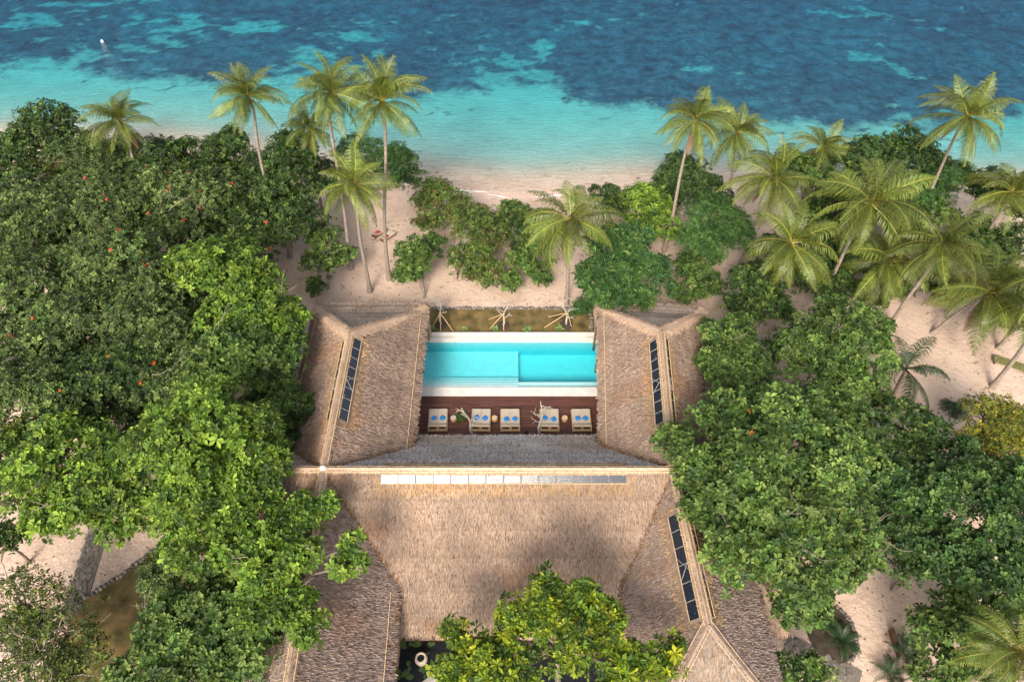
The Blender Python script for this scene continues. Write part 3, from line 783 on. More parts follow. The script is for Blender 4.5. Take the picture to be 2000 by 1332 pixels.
def branch_tree(m, p, d, L_, r, depth, rg, spread=0.6, kink=0.25):
    n = 5; pts = [np.array(p, float)]; d = np.array(d, float); d /= np.linalg.norm(d)
    for k in range(n):
        d = d + rg.normal(0, kink, 3) * np.array([1, 1, 0.6]); d /= np.linalg.norm(d); pts.append(pts[-1] + d * L_ / n)
    tube(m, pts, np.linspace(r, r * 0.55, n + 1), 6)
    if depth > 0:
        for k in range(2 if depth > 1 else 2):
            q = pts[rg.integers(3, n + 1)]; dd = d + rg.normal(0, spread, 3); dd[2] = abs(dd[2]) * 0.7 + 0.1
            branch_tree(m, q, dd, L_ * rg.uniform(0.5, 0.75), r * 0.55, depth - 1, rg, spread, kink)
def driftwood(name, px, py, tpx, tpy, h, label, depth=3, r=0.17, seed=1, spread=0.6, z0=DECK_Z, group=None):
    b = at(px, py, z0); t = at(tpx, tpy, z0 + h)
    root = tag(empty(name, b), label, 'driftwood', group)
    m = MB(); rg = np.random.default_rng(seed)
    d = np.array([t.x - b.x, t.y - b.y, h]); ks = np.linspace(0, 1, 8)
    pts = ks[:, None] * d + np.stack([0.14 * np.sin(ks * 6 + seed), 0.1 * np.sin(ks * 5), 0 * ks], -1)
    pts[0] = (0, 0, -0.02)
    tube(m, pts, np.linspace(r * 1.25, r * 0.35, 8), 8); m.build('trunk', M['driftwood'], root, smooth=True)
    for k in range(depth + 2):
        q = pts[2 + k % 6]; m = MB()
        dd = np.array([rg.choice([-1, 1]) * rg.uniform(0.5, 1), rg.uniform(-.3, .5), rg.uniform(0.3, 0.9)])
        branch_tree(m, q, dd, rg.uniform(0.6, 1.1) * h / 3, r * 0.5, 1, rg, spread); m.build('branch', M['driftwood'], root, smooth=True)
    return root
driftwood('driftwood_post', 922, 846, 905, 795, 2.6, 'pale branching driftwood trunk standing on the deck at the fern patch', 3, 0.105, 5)
driftwood('driftwood_post', 1053, 845, 1059, 782, 3.1, 'pale tall straight driftwood trunk standing on the deck', 3, 0.10, 11)
def support_tree(px, py, label, seed, poles, depth=4):
    root = driftwood('bare_tree', px, py, px - 4 + (seed % 3) * 6, py - 46, 2.6, label, depth, 0.085, seed, 0.9, 0.15, 'bare propped trees in the garden bed')
    root['category'] = 'bare tree'
    b = root.location
    for qx, qy in poles:
        e_ = at(qx, qy, 0.15); m = MB(); tube(m, [(0.02, 0, 1.7), (e_.x - b.x, e_.y - b.y, 0)], 0.035, 6); m.build('prop_pole', M['bamboo'], root)
    m = MB(); lathe(m, [(0.0, 0.09), (0.45, 0.10), (0.62, 0.02), (0.66, -0.1)], 14); m.build('soil_mound', M['soil'], root)
support_tree(862, 634, 'bare white propped sapling at the garden bed end nearest the white ridge finial wing', 3, [(845, 638), (861, 648), (885, 647)])
support_tree(983, 636, 'bare forked propped sapling in the middle of the garden bed', 8, [(957, 642), (955, 624), (984, 645)])
support_tree(1106, 634, 'bare propped sapling at the garden bed beside the lone coconut palm', 12, [(1063, 640), (1071, 619), (1116, 638)])

# ------------------------------------------------------------------ foliage
KIND = {  # leaf length, width, leaves per rosette, rosette spacing, colours (weight, rgb), flatness
 'bright': dict(l=0.34, w=0.17, k=7, s=0.46, cols=[(.48, (.10, .165, .020)), (.32, (.19, .26, .032)), (.20, (.045, .082, .016))], fl=.72),
 'olive': dict(l=0.30, w=0.14, k=7, s=0.46, cols=[(.5, (.088, .128, .034)), (.25, (.155, .195, .054)), (.25, (.040, .062, .022))], fl=.75),
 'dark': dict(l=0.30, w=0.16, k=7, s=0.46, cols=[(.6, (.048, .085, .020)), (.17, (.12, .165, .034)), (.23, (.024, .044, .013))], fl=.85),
 'mid': dict(l=0.32, w=0.17, k=7, s=0.45, cols=[(.5, (.078, .130, .026)), (.28, (.15, .20, .045)), (.22, (.036, .068, .018))], fl=.75),
 'yellow': dict(l=0.36, w=0.15, k=7, s=0.48, cols=[(.40, (.105, .155, .012)), (.32, (.22, .25, .016)), (.05, (.38, .36, .02)), (.23, (.045, .085, .012))], fl=.85),
 'deep': dict(l=0.33, w=0.18, k=7, s=0.46, cols=[(.55, (.045, .088, .022)), (.22, (.105, .16, .038)), (.23, (.024, .048, .014))], fl=.75),
 'long': dict(l=0.62, w=0.15, k=9, s=0.62, cols=[(.6, (.055, .115, .030)), (.25, (.11, .17, .04)), (.15, (.03, .075, .025))], fl=.75),
 'feather': dict(l=0.26, w=0.07, k=10, s=0.36, cols=[(.55, (.055, .115, .028)), (.3, (.10, .17, .04)), (.15, (.03, .07, .02))], fl=.6),
 'gold': dict(l=0.20, w=0.08, k=9, s=0.34, cols=[(.5, (.17, .165, .025)), (.3, (.30, .25, .03)), (.2, (.06, .09, .02))], fl=.8),
 'fruit': dict(l=0.26, w=0.13, k=7, s=0.42, cols=[(.5, (.085, .13, .025)), (.3, (.15, .19, .04)), (.12, (.16, .11, .04)), (.08, (.03, .06, .02))], fl=.85),
 'sparse': dict(l=0.22, w=0.10, k=5, s=0.52, cols=[(.5, (.075, .10, .025)), (.35, (.15, .17, .03)), (.15, (.04, .06, .02))], fl=.7),
}
def rosettes(P, Ax, kd, tint, rg):
    n = len(P); K = kd['k']
    Ax = Ax / np.linalg.norm(Ax, axis=1)[:, None]
    ref = rg.normal(size=(n, 3)); t1 = np.cross(Ax, ref); t1 /= np.linalg.norm(t1, axis=1)[:, None]; t2 = np.cross(Ax, t1)
    phi = np.arange(K)[None] * 2 * math.pi / K + rg.uniform(0, 6.3, (n, 1)) + rg.normal(0, 0.25, (n, K))
    el = rg.uniform(R(0), R(48), (n, K))
    hz_ = np.cos(phi)[..., None] * t1[:, None] + np.sin(phi)[..., None] * t2[:, None]
    D = np.cos(el)[..., None] * hz_ + np.sin(el)[..., None] * Ax[:, None]
    W = np.cross(D, Ax[:, None]); W /= np.linalg.norm(W, axis=2)[..., None] + 1e-9
    sc = rg.lognormal(0, 0.24, (n, 1, 1)).clip(0.55, 1.6)
    l = 0.98 * sc * kd['l'] * rg.uniform(0.7, 1.2, (n, K))[..., None]; w = sc * kd['w'] * rg.uniform(0.8, 1.2, (n, K))[..., None] / 2
    roll = rg.normal(0, 0.35, (n, K))[..., None]
    Nn = np.cross(W, D)
    W2 = W * np.cos(roll) + Nn * np.sin(roll)
    b = P[:, None] + D * 0.03
    mid = b + D * l * 0.58
    tip = b + D * l - Ax[:, None] * l * 0.18
    V = np.stack([b, mid + W2 * w, tip, mid - W2 * w], 2).reshape(-1, 3)
    F = np.arange(n * K * 4).reshape(-1, 4)
    ws = np.array([c[0] for c in kd['cols']]); cs = np.array([c[1] for c in kd['cols']])
    pick = rg.choice(len(ws), n, p=ws / ws.sum())
    c = cs[pick][:, None] * rg.normal(1, 0.2, (n, K)).clip(0.5, 1.6)[..., None] * tint[:, None, None] * np.array([0.94, 1.03, 1.0])
    return V, F, np.repeat(c.reshape(-1, 3), 4, 0).clip(0.004, 0.6)
TREE_N = [0]
def tree(name, label, kind, lobes, group=None, cat='tree', base=None, flowers=0, fcol=None, dens=1.0, bare=0, trunks=1, cover=1.0, grow=1.12):
    """lobes: (px, py, radius px, centre height). One tree: trunk with limbs, crown, optional blossoms."""
    if group == BCH: grow = 1.16
    if group == GRR: grow = 0.98
    TREE_N[0] += 1; rg = np.random.default_rng(100 + TREE_N[0]); kd = KIND[kind]
    C = []
    for px, py, rp, zc in lobes:
        p = at(px, py, zc); C.append((np.array(p), rp / ppm(p) * grow))
    if base is None: b = C[0][0].copy()
    else: b = np.array(at(base[0], base[1], 0))
    b[2] = float(ground_z(b[0], b[1])) - 0.05
    root = tag(empty(name, b), label, cat, group)
    Ps, As, Ts = [], [], []; limbs = []
    for c, Rr in C:
        rb = float(np.clip(0.30 * Rr, 0.55, 1.25))
        nb_ = max(5, int(2.5 * cover * (Rr / rb) ** 2))
        dirs = rg.normal(size=(nb_, 3)); dirs /= np.linalg.norm(dirs, axis=1)[:, None]
        dirs[:, 2] = np.where(dirs[:, 2] < -0.25, -dirs[:, 2], dirs[:, 2])
        rad = (Rr - rb * 0.7) * rg.uniform(0.35, 1.08, nb_) ** 0.5
        B = c + dirs * rad[:, None] * np.array([1, 1, kd['fl']])
        rbs = rb * rg.uniform(0.6, 1.3, nb_)
        tint = rg.normal(1, 0.2, nb_).clip(0.6, 1.5)
        for bc, br, ti in zip(B, rbs, tint):
            n = max(6, int(dens * 6.9 * br * br / kd['s'] ** 2))
            d = rg.normal(size=(n, 3)); d /= np.linalg.norm(d, axis=1)[:, None]
            d[:, 2] = np.where(d[:, 2] < -0.35, np.abs(d[:, 2]), d[:, 2])
            rr = br * rg.uniform(0.55, 1.12, n) ** 0.6 * np.where(rg.random(n) < 0.14, rg.uniform(1.1, 1.55, n), 1.0)
            p = bc + d * rr[:, None] * np.array([1, 1, 0.75])
            Ps.append(p); As.append(d * 0.75 + np.array([0, 0, 0.75]) + rg.normal(0, 0.25, (n, 3))); Ts.append(np.full(n, ti))
        limbs.append((c, Rr, B))
    P = np.concatenate(Ps); A_ = np.concatenate(As); T_ = np.concatenate(Ts)
    # keep foliage off roofs and above ground
    k = (P[:, 2] > 0.35) & (P[:, 2] > roof_z(P[:, 0], P[:, 1]) + 0.15)
    P, A_, T_ = P[k], A_[k], T_[k]
    V, F, cc = rosettes(P, A_, kd, T_, rg)
    m = MB(); m.add(V - b, F, cc); m.build('crown', M['leaf'], root)
    # trunk and limbs
    c0 = C[0][0]; m = MB()
    Rmax = max(x[1] for x in C)
    tr = float(np.clip(0.05 * Rmax + 0.05, 0.07, 0.32))
    for q in range(trunks):
        off = np.array([rg.normal(0, 0.5), rg.normal(0, 0.4), 0]) * (q > 0)
        top_ = c0 + np.array([0, 0, -0.1 * C[0][1]]) + off * 1.5; ks = np.linspace(0, 1, 7)[:, None]
        bend = np.array([rg.normal(0, 0.35), rg.normal(0, 0.35), 0])
        pts = (b + off) * (1 - ks) + top_ * ks + bend * np.sin(ks * math.pi)
        tube(m, pts - b, tr * np.linspace(1.15, 0.55, 7) / math.sqrt(trunks), 8)
    mid = b * 0.35 + c0 * 0.65
    for c, Rr, B in limbs:
        hub = c + np.array([0, 0, -0.35 * Rr])
        if np.linalg.norm(c - c0) > 0.1:
            ks = np.linspace(0, 1, 6)[:, None]; pts = mid * (1 - ks) + hub * ks + np.array([0, 0, 0.6]) * np.sin(ks * math.pi)
            tube(m, pts - b, tr * np.linspace(0.75, 0.35, 6), 6)
        for j in range(0, len(B), 3):
            if B[j][2] > roof_z(B[j][0], B[j][1]) + 0.1:
                ks = np.linspace(0, 1, 5)[:, None]; pts = hub * (1 - ks) + B[j] * ks + rg.normal(0, 0.12, (5, 3)) * np.sin(ks * math.pi)
                tube(m, pts - b, np.linspace(0.08, 0.03, 5), 5, cap=False)
        for j in range(bare + (1 if kind in ('bright', 'olive', 'mid', 'fruit') and Rr > 1.4 and rg.random() < 0.6 else 0)):
            d = rg.normal(size=3); d[2] = abs(d[2]) + 0.2; d[1] -= 0.3; branch_tree(m, hub + np.array([0, 0, 0.3 * Rr]) - b, d, Rr * 0.8, 0.06, 2, rg, 0.7, 0.22)
    m.build('trunk', M['bark'], root, smooth=True)
    if flowers and len(P):
        up = np.argsort(-(A_[:, 2] + rg.normal(0, 0.4, len(P)) - 0.3 * A_[:, 1]))[:len(P) // 3]
        idx = rg.choice(up, min(flowers, len(up)), replace=False)
        fk = dict(l=0.17, w=0.13, k=7, s=1, cols=[(1, (1, 1, 1))])
        V, F, cc = rosettes(P[idx] + np.array([0, -0.05, 0.16]), A_[idx], fk, np.ones(len(idx)), rg)
        cc = np.repeat(np.array(fcol or (0.55, 0.06, 0.04))[None] * rg.uniform(0.6, 1.2, (len(cc) // 28 + 1, 1)), 28, 0)[:len(cc)]
        m = MB(); m.add(V - b, F, cc); o = m.build('blossoms', M['litter'], root); o['kind'] = 'stuff'
    return root
GRV = 'trees crowded in the grove between the stone path and the sea'
GRR = 'trees crowded round the curved sandy path'
BCH = 'bushes along the beach edge'
OL = 'dull olive green broadleaf tree speckled with red blossoms in the crowded grove'
OD = 'dull olive green broadleaf tree without blossoms in the crowded grove'
DK = 'dark green broadleaf tree at the sea edge of the crowded grove'
# grove on the stone path side
tree('broadleaf_tree', 'dark green tree with the highest leafy top at the sea edge of the grove', 'dark', [(95, 262, 62, 7), (40, 300, 50, 6), (140, 300, 50, 6)], GRV)
tree('broadleaf_tree', 'dark broadleaf tree with bare twisted grey branches at the sea edge', 'dark', [(20, 350, 60, 6), (60, 400, 60, 6)], GRV, bare=3)
tree('broadleaf_tree', 'dull olive tree beside the lone palm above the grove', 'olive', [(200, 330, 70, 6), (250, 300, 40, 6.5)], GRV, bare=1)
tree('broadleaf_tree', 'dark green tree with a thin pointed top beside the lone palm', 'dark', [(325, 325, 55, 6), (365, 300, 30, 7), (300, 360, 50, 5.5)], GRV)
tree('broadleaf_tree', 'dark rounded tree beside the pale leaning palm at the water', 'dark', [(455, 310, 58, 6), (500, 350, 50, 5.5), (430, 360, 55, 5)], GRV)
tree('slender_dark_tree', 'tall narrow dark glossy tree with several bare trunks on the sand', 'dark', [(575, 310, 55, 8.5), (570, 370, 72, 7.5), (580, 430, 62, 6)], None, base=(568, 505), trunks=3)
tree('broadleaf_tree', 'loose pale green tree behind the two tallest palms at the water', 'feather', [(700, 310, 55, 5.5), (760, 330, 55, 5), (640, 350, 40, 5), (800, 350, 30, 4.5)], None, base=(705, 400), dens=0.8)
tree('broadleaf_tree', 'dull olive tree beside the bare twisted grey branches', 'olive', [(90, 440, 85, 7), (30, 470, 70, 7)], GRV)
tree('broadleaf_tree', 'olive tree with few red blossoms below the lone palm', 'olive', [(240, 430, 90, 7), (180, 400, 60, 7)], GRV, flowers=14)
tree('broadleaf_tree', 'olive tree with red blossoms and bare twigs beside the dark shaded tree', 'olive', [(380, 410, 90, 7), (330, 380, 60, 7.5), (440, 380, 50, 7)], GRV, flowers=22, bare=1)
tree('broadleaf_tree', 'very dark shaded tree beside the tall narrow glossy tree', 'dark', [(490, 430, 60, 5.5), (500, 480, 50, 4.5)], GRV, flowers=4)
tree('broadleaf_tree', 'dull olive tree at the grove edge near the young palm', 'olive', [(60, 560, 95, 8), (10, 620, 60, 8)], GRV)
tree('broadleaf_tree', 'olive broadleaf tree most thickly dotted with red blossoms in the grove', 'olive', [(235, 520, 85, 8.5), (280, 560, 70, 8), (160, 540, 60, 8)], GRV, flowers=26)
tree('broadleaf_tree', 'dull olive tree with a few red blossoms beside a patch of bare ground', 'olive', [(150, 640, 80, 8), (90, 690, 70, 7.5)], GRV, flowers=5)
tree('sea_almond_tree', 'bright yellow green spreading tree beside the end of the thatched wing', 'bright', [(430, 540, 80, 9.5), (370, 520, 50, 9), (500, 560, 55, 8.5), (540, 625, 65, 7.5), (470, 620, 70, 8.5)], None, base=(500, 640))
tree('broadleaf_tree', 'dull olive tree behind the bright tree at the wing end', 'olive', [(310, 650, 90, 8), (260, 610, 60, 8)], GRV)
tree('broadleaf_tree', 'dense mid green tree against the skylit wing with the white finial', 'mid', [(460, 700, 80, 8.5), (540, 720, 62, 7.5), (560, 670, 40, 7), (565, 800, 45, 6.5)], None, base=(500, 800))
tree('broadleaf_tree', 'dull olive tree near the golden tinged bush', 'olive', [(60, 800, 95, 7.5), (20, 740, 60, 7.5)], GRV)
tree('broadleaf_tree', 'shaded dark tree with orange leaf tufts in the grove', 'dark', [(210, 770, 90, 7), (280, 740, 70, 7.5), (150, 820, 60, 7)], GRV, flowers=6, fcol=(0.7, 0.12, 0.02))
tree('broadleaf_tree', 'dull olive tree behind the largest bright green dome', 'olive', [(330, 770, 80, 7), (370, 730, 60, 7)], GRV)
tree('sea_almond_tree', 'largest bright green tree, broad dome between the grove and the hall', 'bright', [(415, 850, 120, 11), (330, 880, 80, 10.5), (490, 900, 80, 10), (400, 960, 90, 10), (480, 980, 70, 9.5), (330, 830, 50, 10)], None, base=(470, 990))
tree('sea_almond_tree', 'bright green tree overhanging the sand beside the stone path', 'bright', [(130, 900, 100, 8.5), (60, 960, 70, 8), (190, 960, 80, 8), (240, 1010, 60, 7.5), (100, 1010, 50, 7.5), (20, 900, 60, 8)], None, base=(110, 1010), dens=0.85, cover=0.85)
tree('sea_almond_tree', 'bright leafy tree reaching over the grass beyond the stone edging', 'bright', [(400, 1060, 90, 9.5), (350, 1010, 60, 9), (480, 1060, 70, 9.5), (550, 1050, 60, 10), (600, 1000, 45, 10), (640, 985, 34, 10), (290, 985, 50, 8)], None, base=(420, 1190), dens=0.9, grow=0.95)
tree('sea_almond_tree', 'leafy tree with a pale forked branch stretched over the hall-side wing', 'bright', [(530, 1120, 80, 10), (600, 1090, 45, 10.5), (680, 1100, 38, 10.8), (690, 1060, 30, 10.8), (570, 1190, 60, 9.8), (600, 1230, 40, 9.8), (500, 1190, 60, 9.5)], None, base=(470, 1240), bare=1, grow=0.88)
tree('broadleaf_tree', 'deep green shaded tree below the bright crowns at the grass', 'mid', [(400, 1190, 90, 7), (340, 1240, 80, 7), (450, 1270, 90, 8), (300, 1310, 70, 7), (390, 1320, 80, 8)], None, base=(380, 1330))
tree('bare_branched_shrub', 'thin olive shrub with pale dead branches beside the stone path end', 'sparse', [(50, 1180, 75, 4), (120, 1230, 75, 4), (40, 1270, 80, 4), (150, 1300, 70, 4), (90, 1330, 60, 4.5)], None, 'shrub', bare=3, dens=1.2, cover=1.0)
tree('broadleaf_tree', 'small dark bush on the sand at the grove edge', 'dark', [(5, 1060, 38, 3.5)], None, 'bush')
tree('broadleaf_tree', 'low golden tinged bush in the shade of the grove', 'gold', [(40, 850, 34, 7.9)], None, 'bush', base=(40, 890))
# beach bushes
tree('beach_bush', 'large olive green beach bush with yellowing leaves at the water', 'fruit', [(855, 400, 52, 3.2), (905, 420, 40, 3), (835, 440, 28, 2.5)], BCH, 'bush', trunks=2)
tree('beach_bush', 'broad bright green beach bush in the middle of the open sand', 'fruit', [(935, 465, 60, 3.4), (920, 520, 45, 2.6), (960, 540, 32, 2)], BCH, 'bush', base=(905, 545), trunks=2)
tree('beach_bush', 'dark green straggling beach bush beside the lone coconut palm', 'mid', [(1020, 450, 48, 3), (1035, 500, 42, 2.5), (1000, 420, 30, 2.8), (1050, 540, 25, 1.6), (995, 555, 22, 1.4)], BCH, 'bush')
tree('beach_bush', 'compact round dark green tree on bare sand before the loungers', 'mid', [(815, 505, 44, 3), (800, 540, 26, 2.2), (840, 480, 24, 3)], BCH, base=(828, 572), trunks=2)
tree('beach_bush', 'slender upright leafy bush on sand beside the leaning palm', 'mid', [(630, 470, 34, 4), (625, 520, 38, 2.8), (672, 500, 26, 3), (615, 565, 22, 1.4)], BCH, 'bush', base=(640, 565), dens=0.7)
tree('beach_bush', 'small dark green bush at the water between the palm and the bright bush', 'dark', [(1180, 390, 30, 3), (1210, 410, 32, 3)], BCH, 'bush')
tree('beach_bush', 'bright lime green beach bush near the tall leaning palm', 'bright', [(1270, 400, 48, 4), (1285, 450, 42, 3), (1240, 440, 26, 3)], BCH, 'bush')
tree('long_leaved_tree', 'long leaved tree with star shaped leaf tufts over the wing tip', 'long', [(1200, 500, 58, 4.5), (1250, 540, 55, 4.5), (1170, 545, 45, 4), (1230, 480, 40, 4.5), (1240, 590, 26, 5.2), (1180, 580, 30, 4.5)], None, base=(1240, 590))
tree('long_leaved_tree', 'small tufted long leaved plant at the garden bed corner', 'long', [(1140, 600, 18, 1)], None, 'plant')
tree('beach_bush', 'dark green tree at the water behind the tall leaning palm', 'dark', [(1335, 350, 50, 5), (1300, 380, 40, 4), (1380, 380, 40, 4.5)], BCH)
tree('feathery_tree', 'soft feathery green tree beside the tall leaning palm', 'feather', [(1395, 430, 62, 5.5), (1430, 470, 45, 4.5), (1370, 480, 50, 4)], None)
tree('beach_bush', 'mid green bush on sand below the feathery tree', 'mid', [(1360, 530, 45, 3), (1340, 570, 32, 2), (1390, 560, 24, 2)], None, 'bush')
tree('blue_green_tree', 'deep blue green big leaved tree among the palm trunks', 'dark', [(1470, 560, 50, 4.5), (1450, 610, 40, 3), (1510, 600, 45, 3.5)], None)
SEAR = 'dark green tree behind the coconut palm grove at the water'
SEAL = ['yellow green tree top beside the small round hearted palm', 'dark tree behind the small round hearted palm at the water', 'dark tree behind the broad dark palm at the water', 'feathery dark tree beneath the tallest leaning palm', 'dark tree at the water by the outermost palm', 'dark tree directly behind the broad dark middle palm']
for lab_, (lb, kd_) in zip(SEAL, (([(1580, 360, 55, 6), (1560, 330, 35, 6)], 'mid'), ([(1640, 330, 55, 6.5), (1690, 310, 50, 6.5)], 'dark'), ([(1760, 310, 55, 6.5), (1810, 330, 45, 6)], 'dark'), ([(1860, 360, 55, 6), (1800, 380, 50, 5.5)], 'feather'), ([(1930, 370, 45, 5.5), (1990, 400, 45, 5)], 'dark'), ([(1700, 400, 60, 5), (1650, 420, 50, 4.5)], 'dark'))):
    tree('broadleaf_tree', lab_, kd_, lb, 'trees behind the palm grove')
UND = 'dark undergrowth bush beneath the coconut palm grove'
for lb in ([(1590, 440, 50, 3)], [(1660, 510, 55, 3), (1620, 560, 40, 2.5)], [(1770, 450, 50, 3)], [(1860, 500, 50, 3), (1900, 460, 45, 3)], [(1970, 480, 45, 3), (1950, 530, 35, 2)], [(1690, 580, 36, 2)], [(1540, 540, 45, 2.5), (1500, 500, 40, 3)], [(1740, 560, 40, 2)], [(1800, 420, 50, 4)], [(1600, 500, 50, 3)], [(1990, 560, 40, 2), (1970, 620, 30, 1.5)], [(1840, 560, 36, 2)]):
    tree('undergrowth_bush', UND, 'mid' if lb[0][0] % 3 == 0 else 'dark', lb, 'bushes beneath the palm grove', 'bush')
# trees on the sandy path side
tree('broadleaf_tree', 'rounded fresh green tree touching the outer slope of the skylit wing', 'mid', [(1420, 660, 52, 7), (1440, 720, 65, 7), (1390, 710, 34, 6.5), (1470, 780, 60, 7)], None, base=(1470, 770))
tree('broadleaf_tree', 'spreading light green tree at the edge of the open palm sand', 'mid', [(1620, 650, 70, 7.5), (1680, 700, 60, 7.5), (1570, 700, 60, 7), (1640, 740, 60, 7), (1700, 640, 40, 7)], None, base=(1650, 740))
tree('broadleaf_tree', 'enormous green tree with scattered orange leaves overhanging the hall roof', 'mid', [(1530, 900, 125, 11), (1420, 850, 80, 10), (1620, 840, 95, 10), (1400, 950, 75, 10.5), (1480, 1010, 95, 10), (1610, 990, 95, 10), (1560, 1090, 95, 9), (1440, 1100, 62, 9.5), (1650, 1080, 60, 8), (1310, 865, 36, 10.5), (1350, 905, 42, 10.5), (1365, 975, 45, 10.5), (1400, 1030, 45, 10.5), (1560, 1180, 58, 7)], None, base=(1580, 1010), flowers=12, fcol=(0.42, 0.13, 0.02))
tree('broadleaf_tree', 'dark green tree between the enormous tree and the golden bush', 'dark', [(1770, 850, 75, 7.5), (1720, 900, 60, 7.5), (1800, 900, 60, 7)], GRR)
DG = 'large leaved deep green tree in the thicket beside the curved sandy path'
tree('broadleaf_tree', 'deep green tree between the enormous tree and the path mouth', 'deep', [(1760, 980, 75, 8), (1720, 1040, 60, 7.5)], GRR)
tree('broadleaf_tree', 'deep green tree next to the golden bush above the sandy path', 'deep', [(1860, 960, 80, 8.5), (1900, 900, 50, 8.5)], GRR)
tree('broadleaf_tree', 'deep green tree behind the golden bush, farthest from the hall', 'deep', [(1950, 1010, 80, 9), (1990, 950, 60, 9)], GRR)
tree('broadleaf_tree', 'deep green tree just above the sandy path with glossy leaves', 'deep', [(1840, 1070, 80, 7.5), (1780, 1110, 50, 6.5)], GRR)
tree('broadleaf_tree', 'deep green tree between the golden bush and the yellow stalked palm', 'deep', [(1930, 1120, 80, 8), (1990, 1090, 50, 8)], GRR)
tree('broadleaf_tree', 'glossy low tree bordering the sandy path before the leaning palm', 'mid', [(1850, 1190, 70, 5.5), (1800, 1220, 45, 4.5), (1900, 1240, 60, 5)], GRR, base=(1870, 1240))
tree('broadleaf_tree', 'glossy low bush beneath the leaning palm trunk', 'mid', [(1830, 1310, 60, 4), (1920, 1310, 60, 4)], GRR, 'bush')
tree('golden_bush', 'golden yellow leaved bush beside the dark cycad on the sand', 'gold', [(1930, 820, 62, 5), (1980, 850, 55, 5), (1900, 870, 45, 4.5), (1960, 890, 50, 5)], None, 'bush')
tree('broadleaf_tree', 'low leafy bush at the paved corner of the sandy path', 'mid', [(1500, 1330, 50, 3.5), (1580, 1330, 45, 3), (1450, 1340, 45, 4)], None, 'bush', base=(1530, 1345))
FIL = 'dark shaded understory tree filling the gaps beneath the crowded grove'
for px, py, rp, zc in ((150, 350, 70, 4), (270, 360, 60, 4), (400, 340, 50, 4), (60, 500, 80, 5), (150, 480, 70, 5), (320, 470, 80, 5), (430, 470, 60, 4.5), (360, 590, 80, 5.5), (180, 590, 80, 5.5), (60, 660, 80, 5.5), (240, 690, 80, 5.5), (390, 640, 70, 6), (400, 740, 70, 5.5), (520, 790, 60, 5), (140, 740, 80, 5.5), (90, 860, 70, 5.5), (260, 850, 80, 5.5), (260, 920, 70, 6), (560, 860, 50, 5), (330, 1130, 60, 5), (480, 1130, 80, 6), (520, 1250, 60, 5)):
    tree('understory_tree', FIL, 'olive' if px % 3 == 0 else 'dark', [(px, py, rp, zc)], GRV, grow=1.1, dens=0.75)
FIR = 'dark understory tree filling the thicket beside the curved sandy path'
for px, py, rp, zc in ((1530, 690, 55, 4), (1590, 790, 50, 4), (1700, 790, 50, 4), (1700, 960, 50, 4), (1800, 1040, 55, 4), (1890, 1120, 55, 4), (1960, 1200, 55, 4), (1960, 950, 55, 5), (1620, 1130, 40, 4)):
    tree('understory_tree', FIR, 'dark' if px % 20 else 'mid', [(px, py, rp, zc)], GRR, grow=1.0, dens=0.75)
# the yellow tree in the courtyard
tree('courtyard_tree', 'yellow green tree growing from the pond courtyard before the hall', 'yellow', [(1110, 1230, 95, 10), (1070, 1150, 38, 11.5), (1145, 1160, 36, 11.2), (1010, 1210, 50, 10), (1180, 1220, 50, 10), (920, 1280, 55, 8.5), (890, 1240, 26, 9), (1000, 1310, 80, 9), (1200, 1300, 70, 9), (1290, 1290, 45, 9.5), (1320, 1260, 22, 9.5), (880, 1320, 40, 8)], None, base=(1090, 1330), dens=1.0, cover=1.05, grow=1.0)

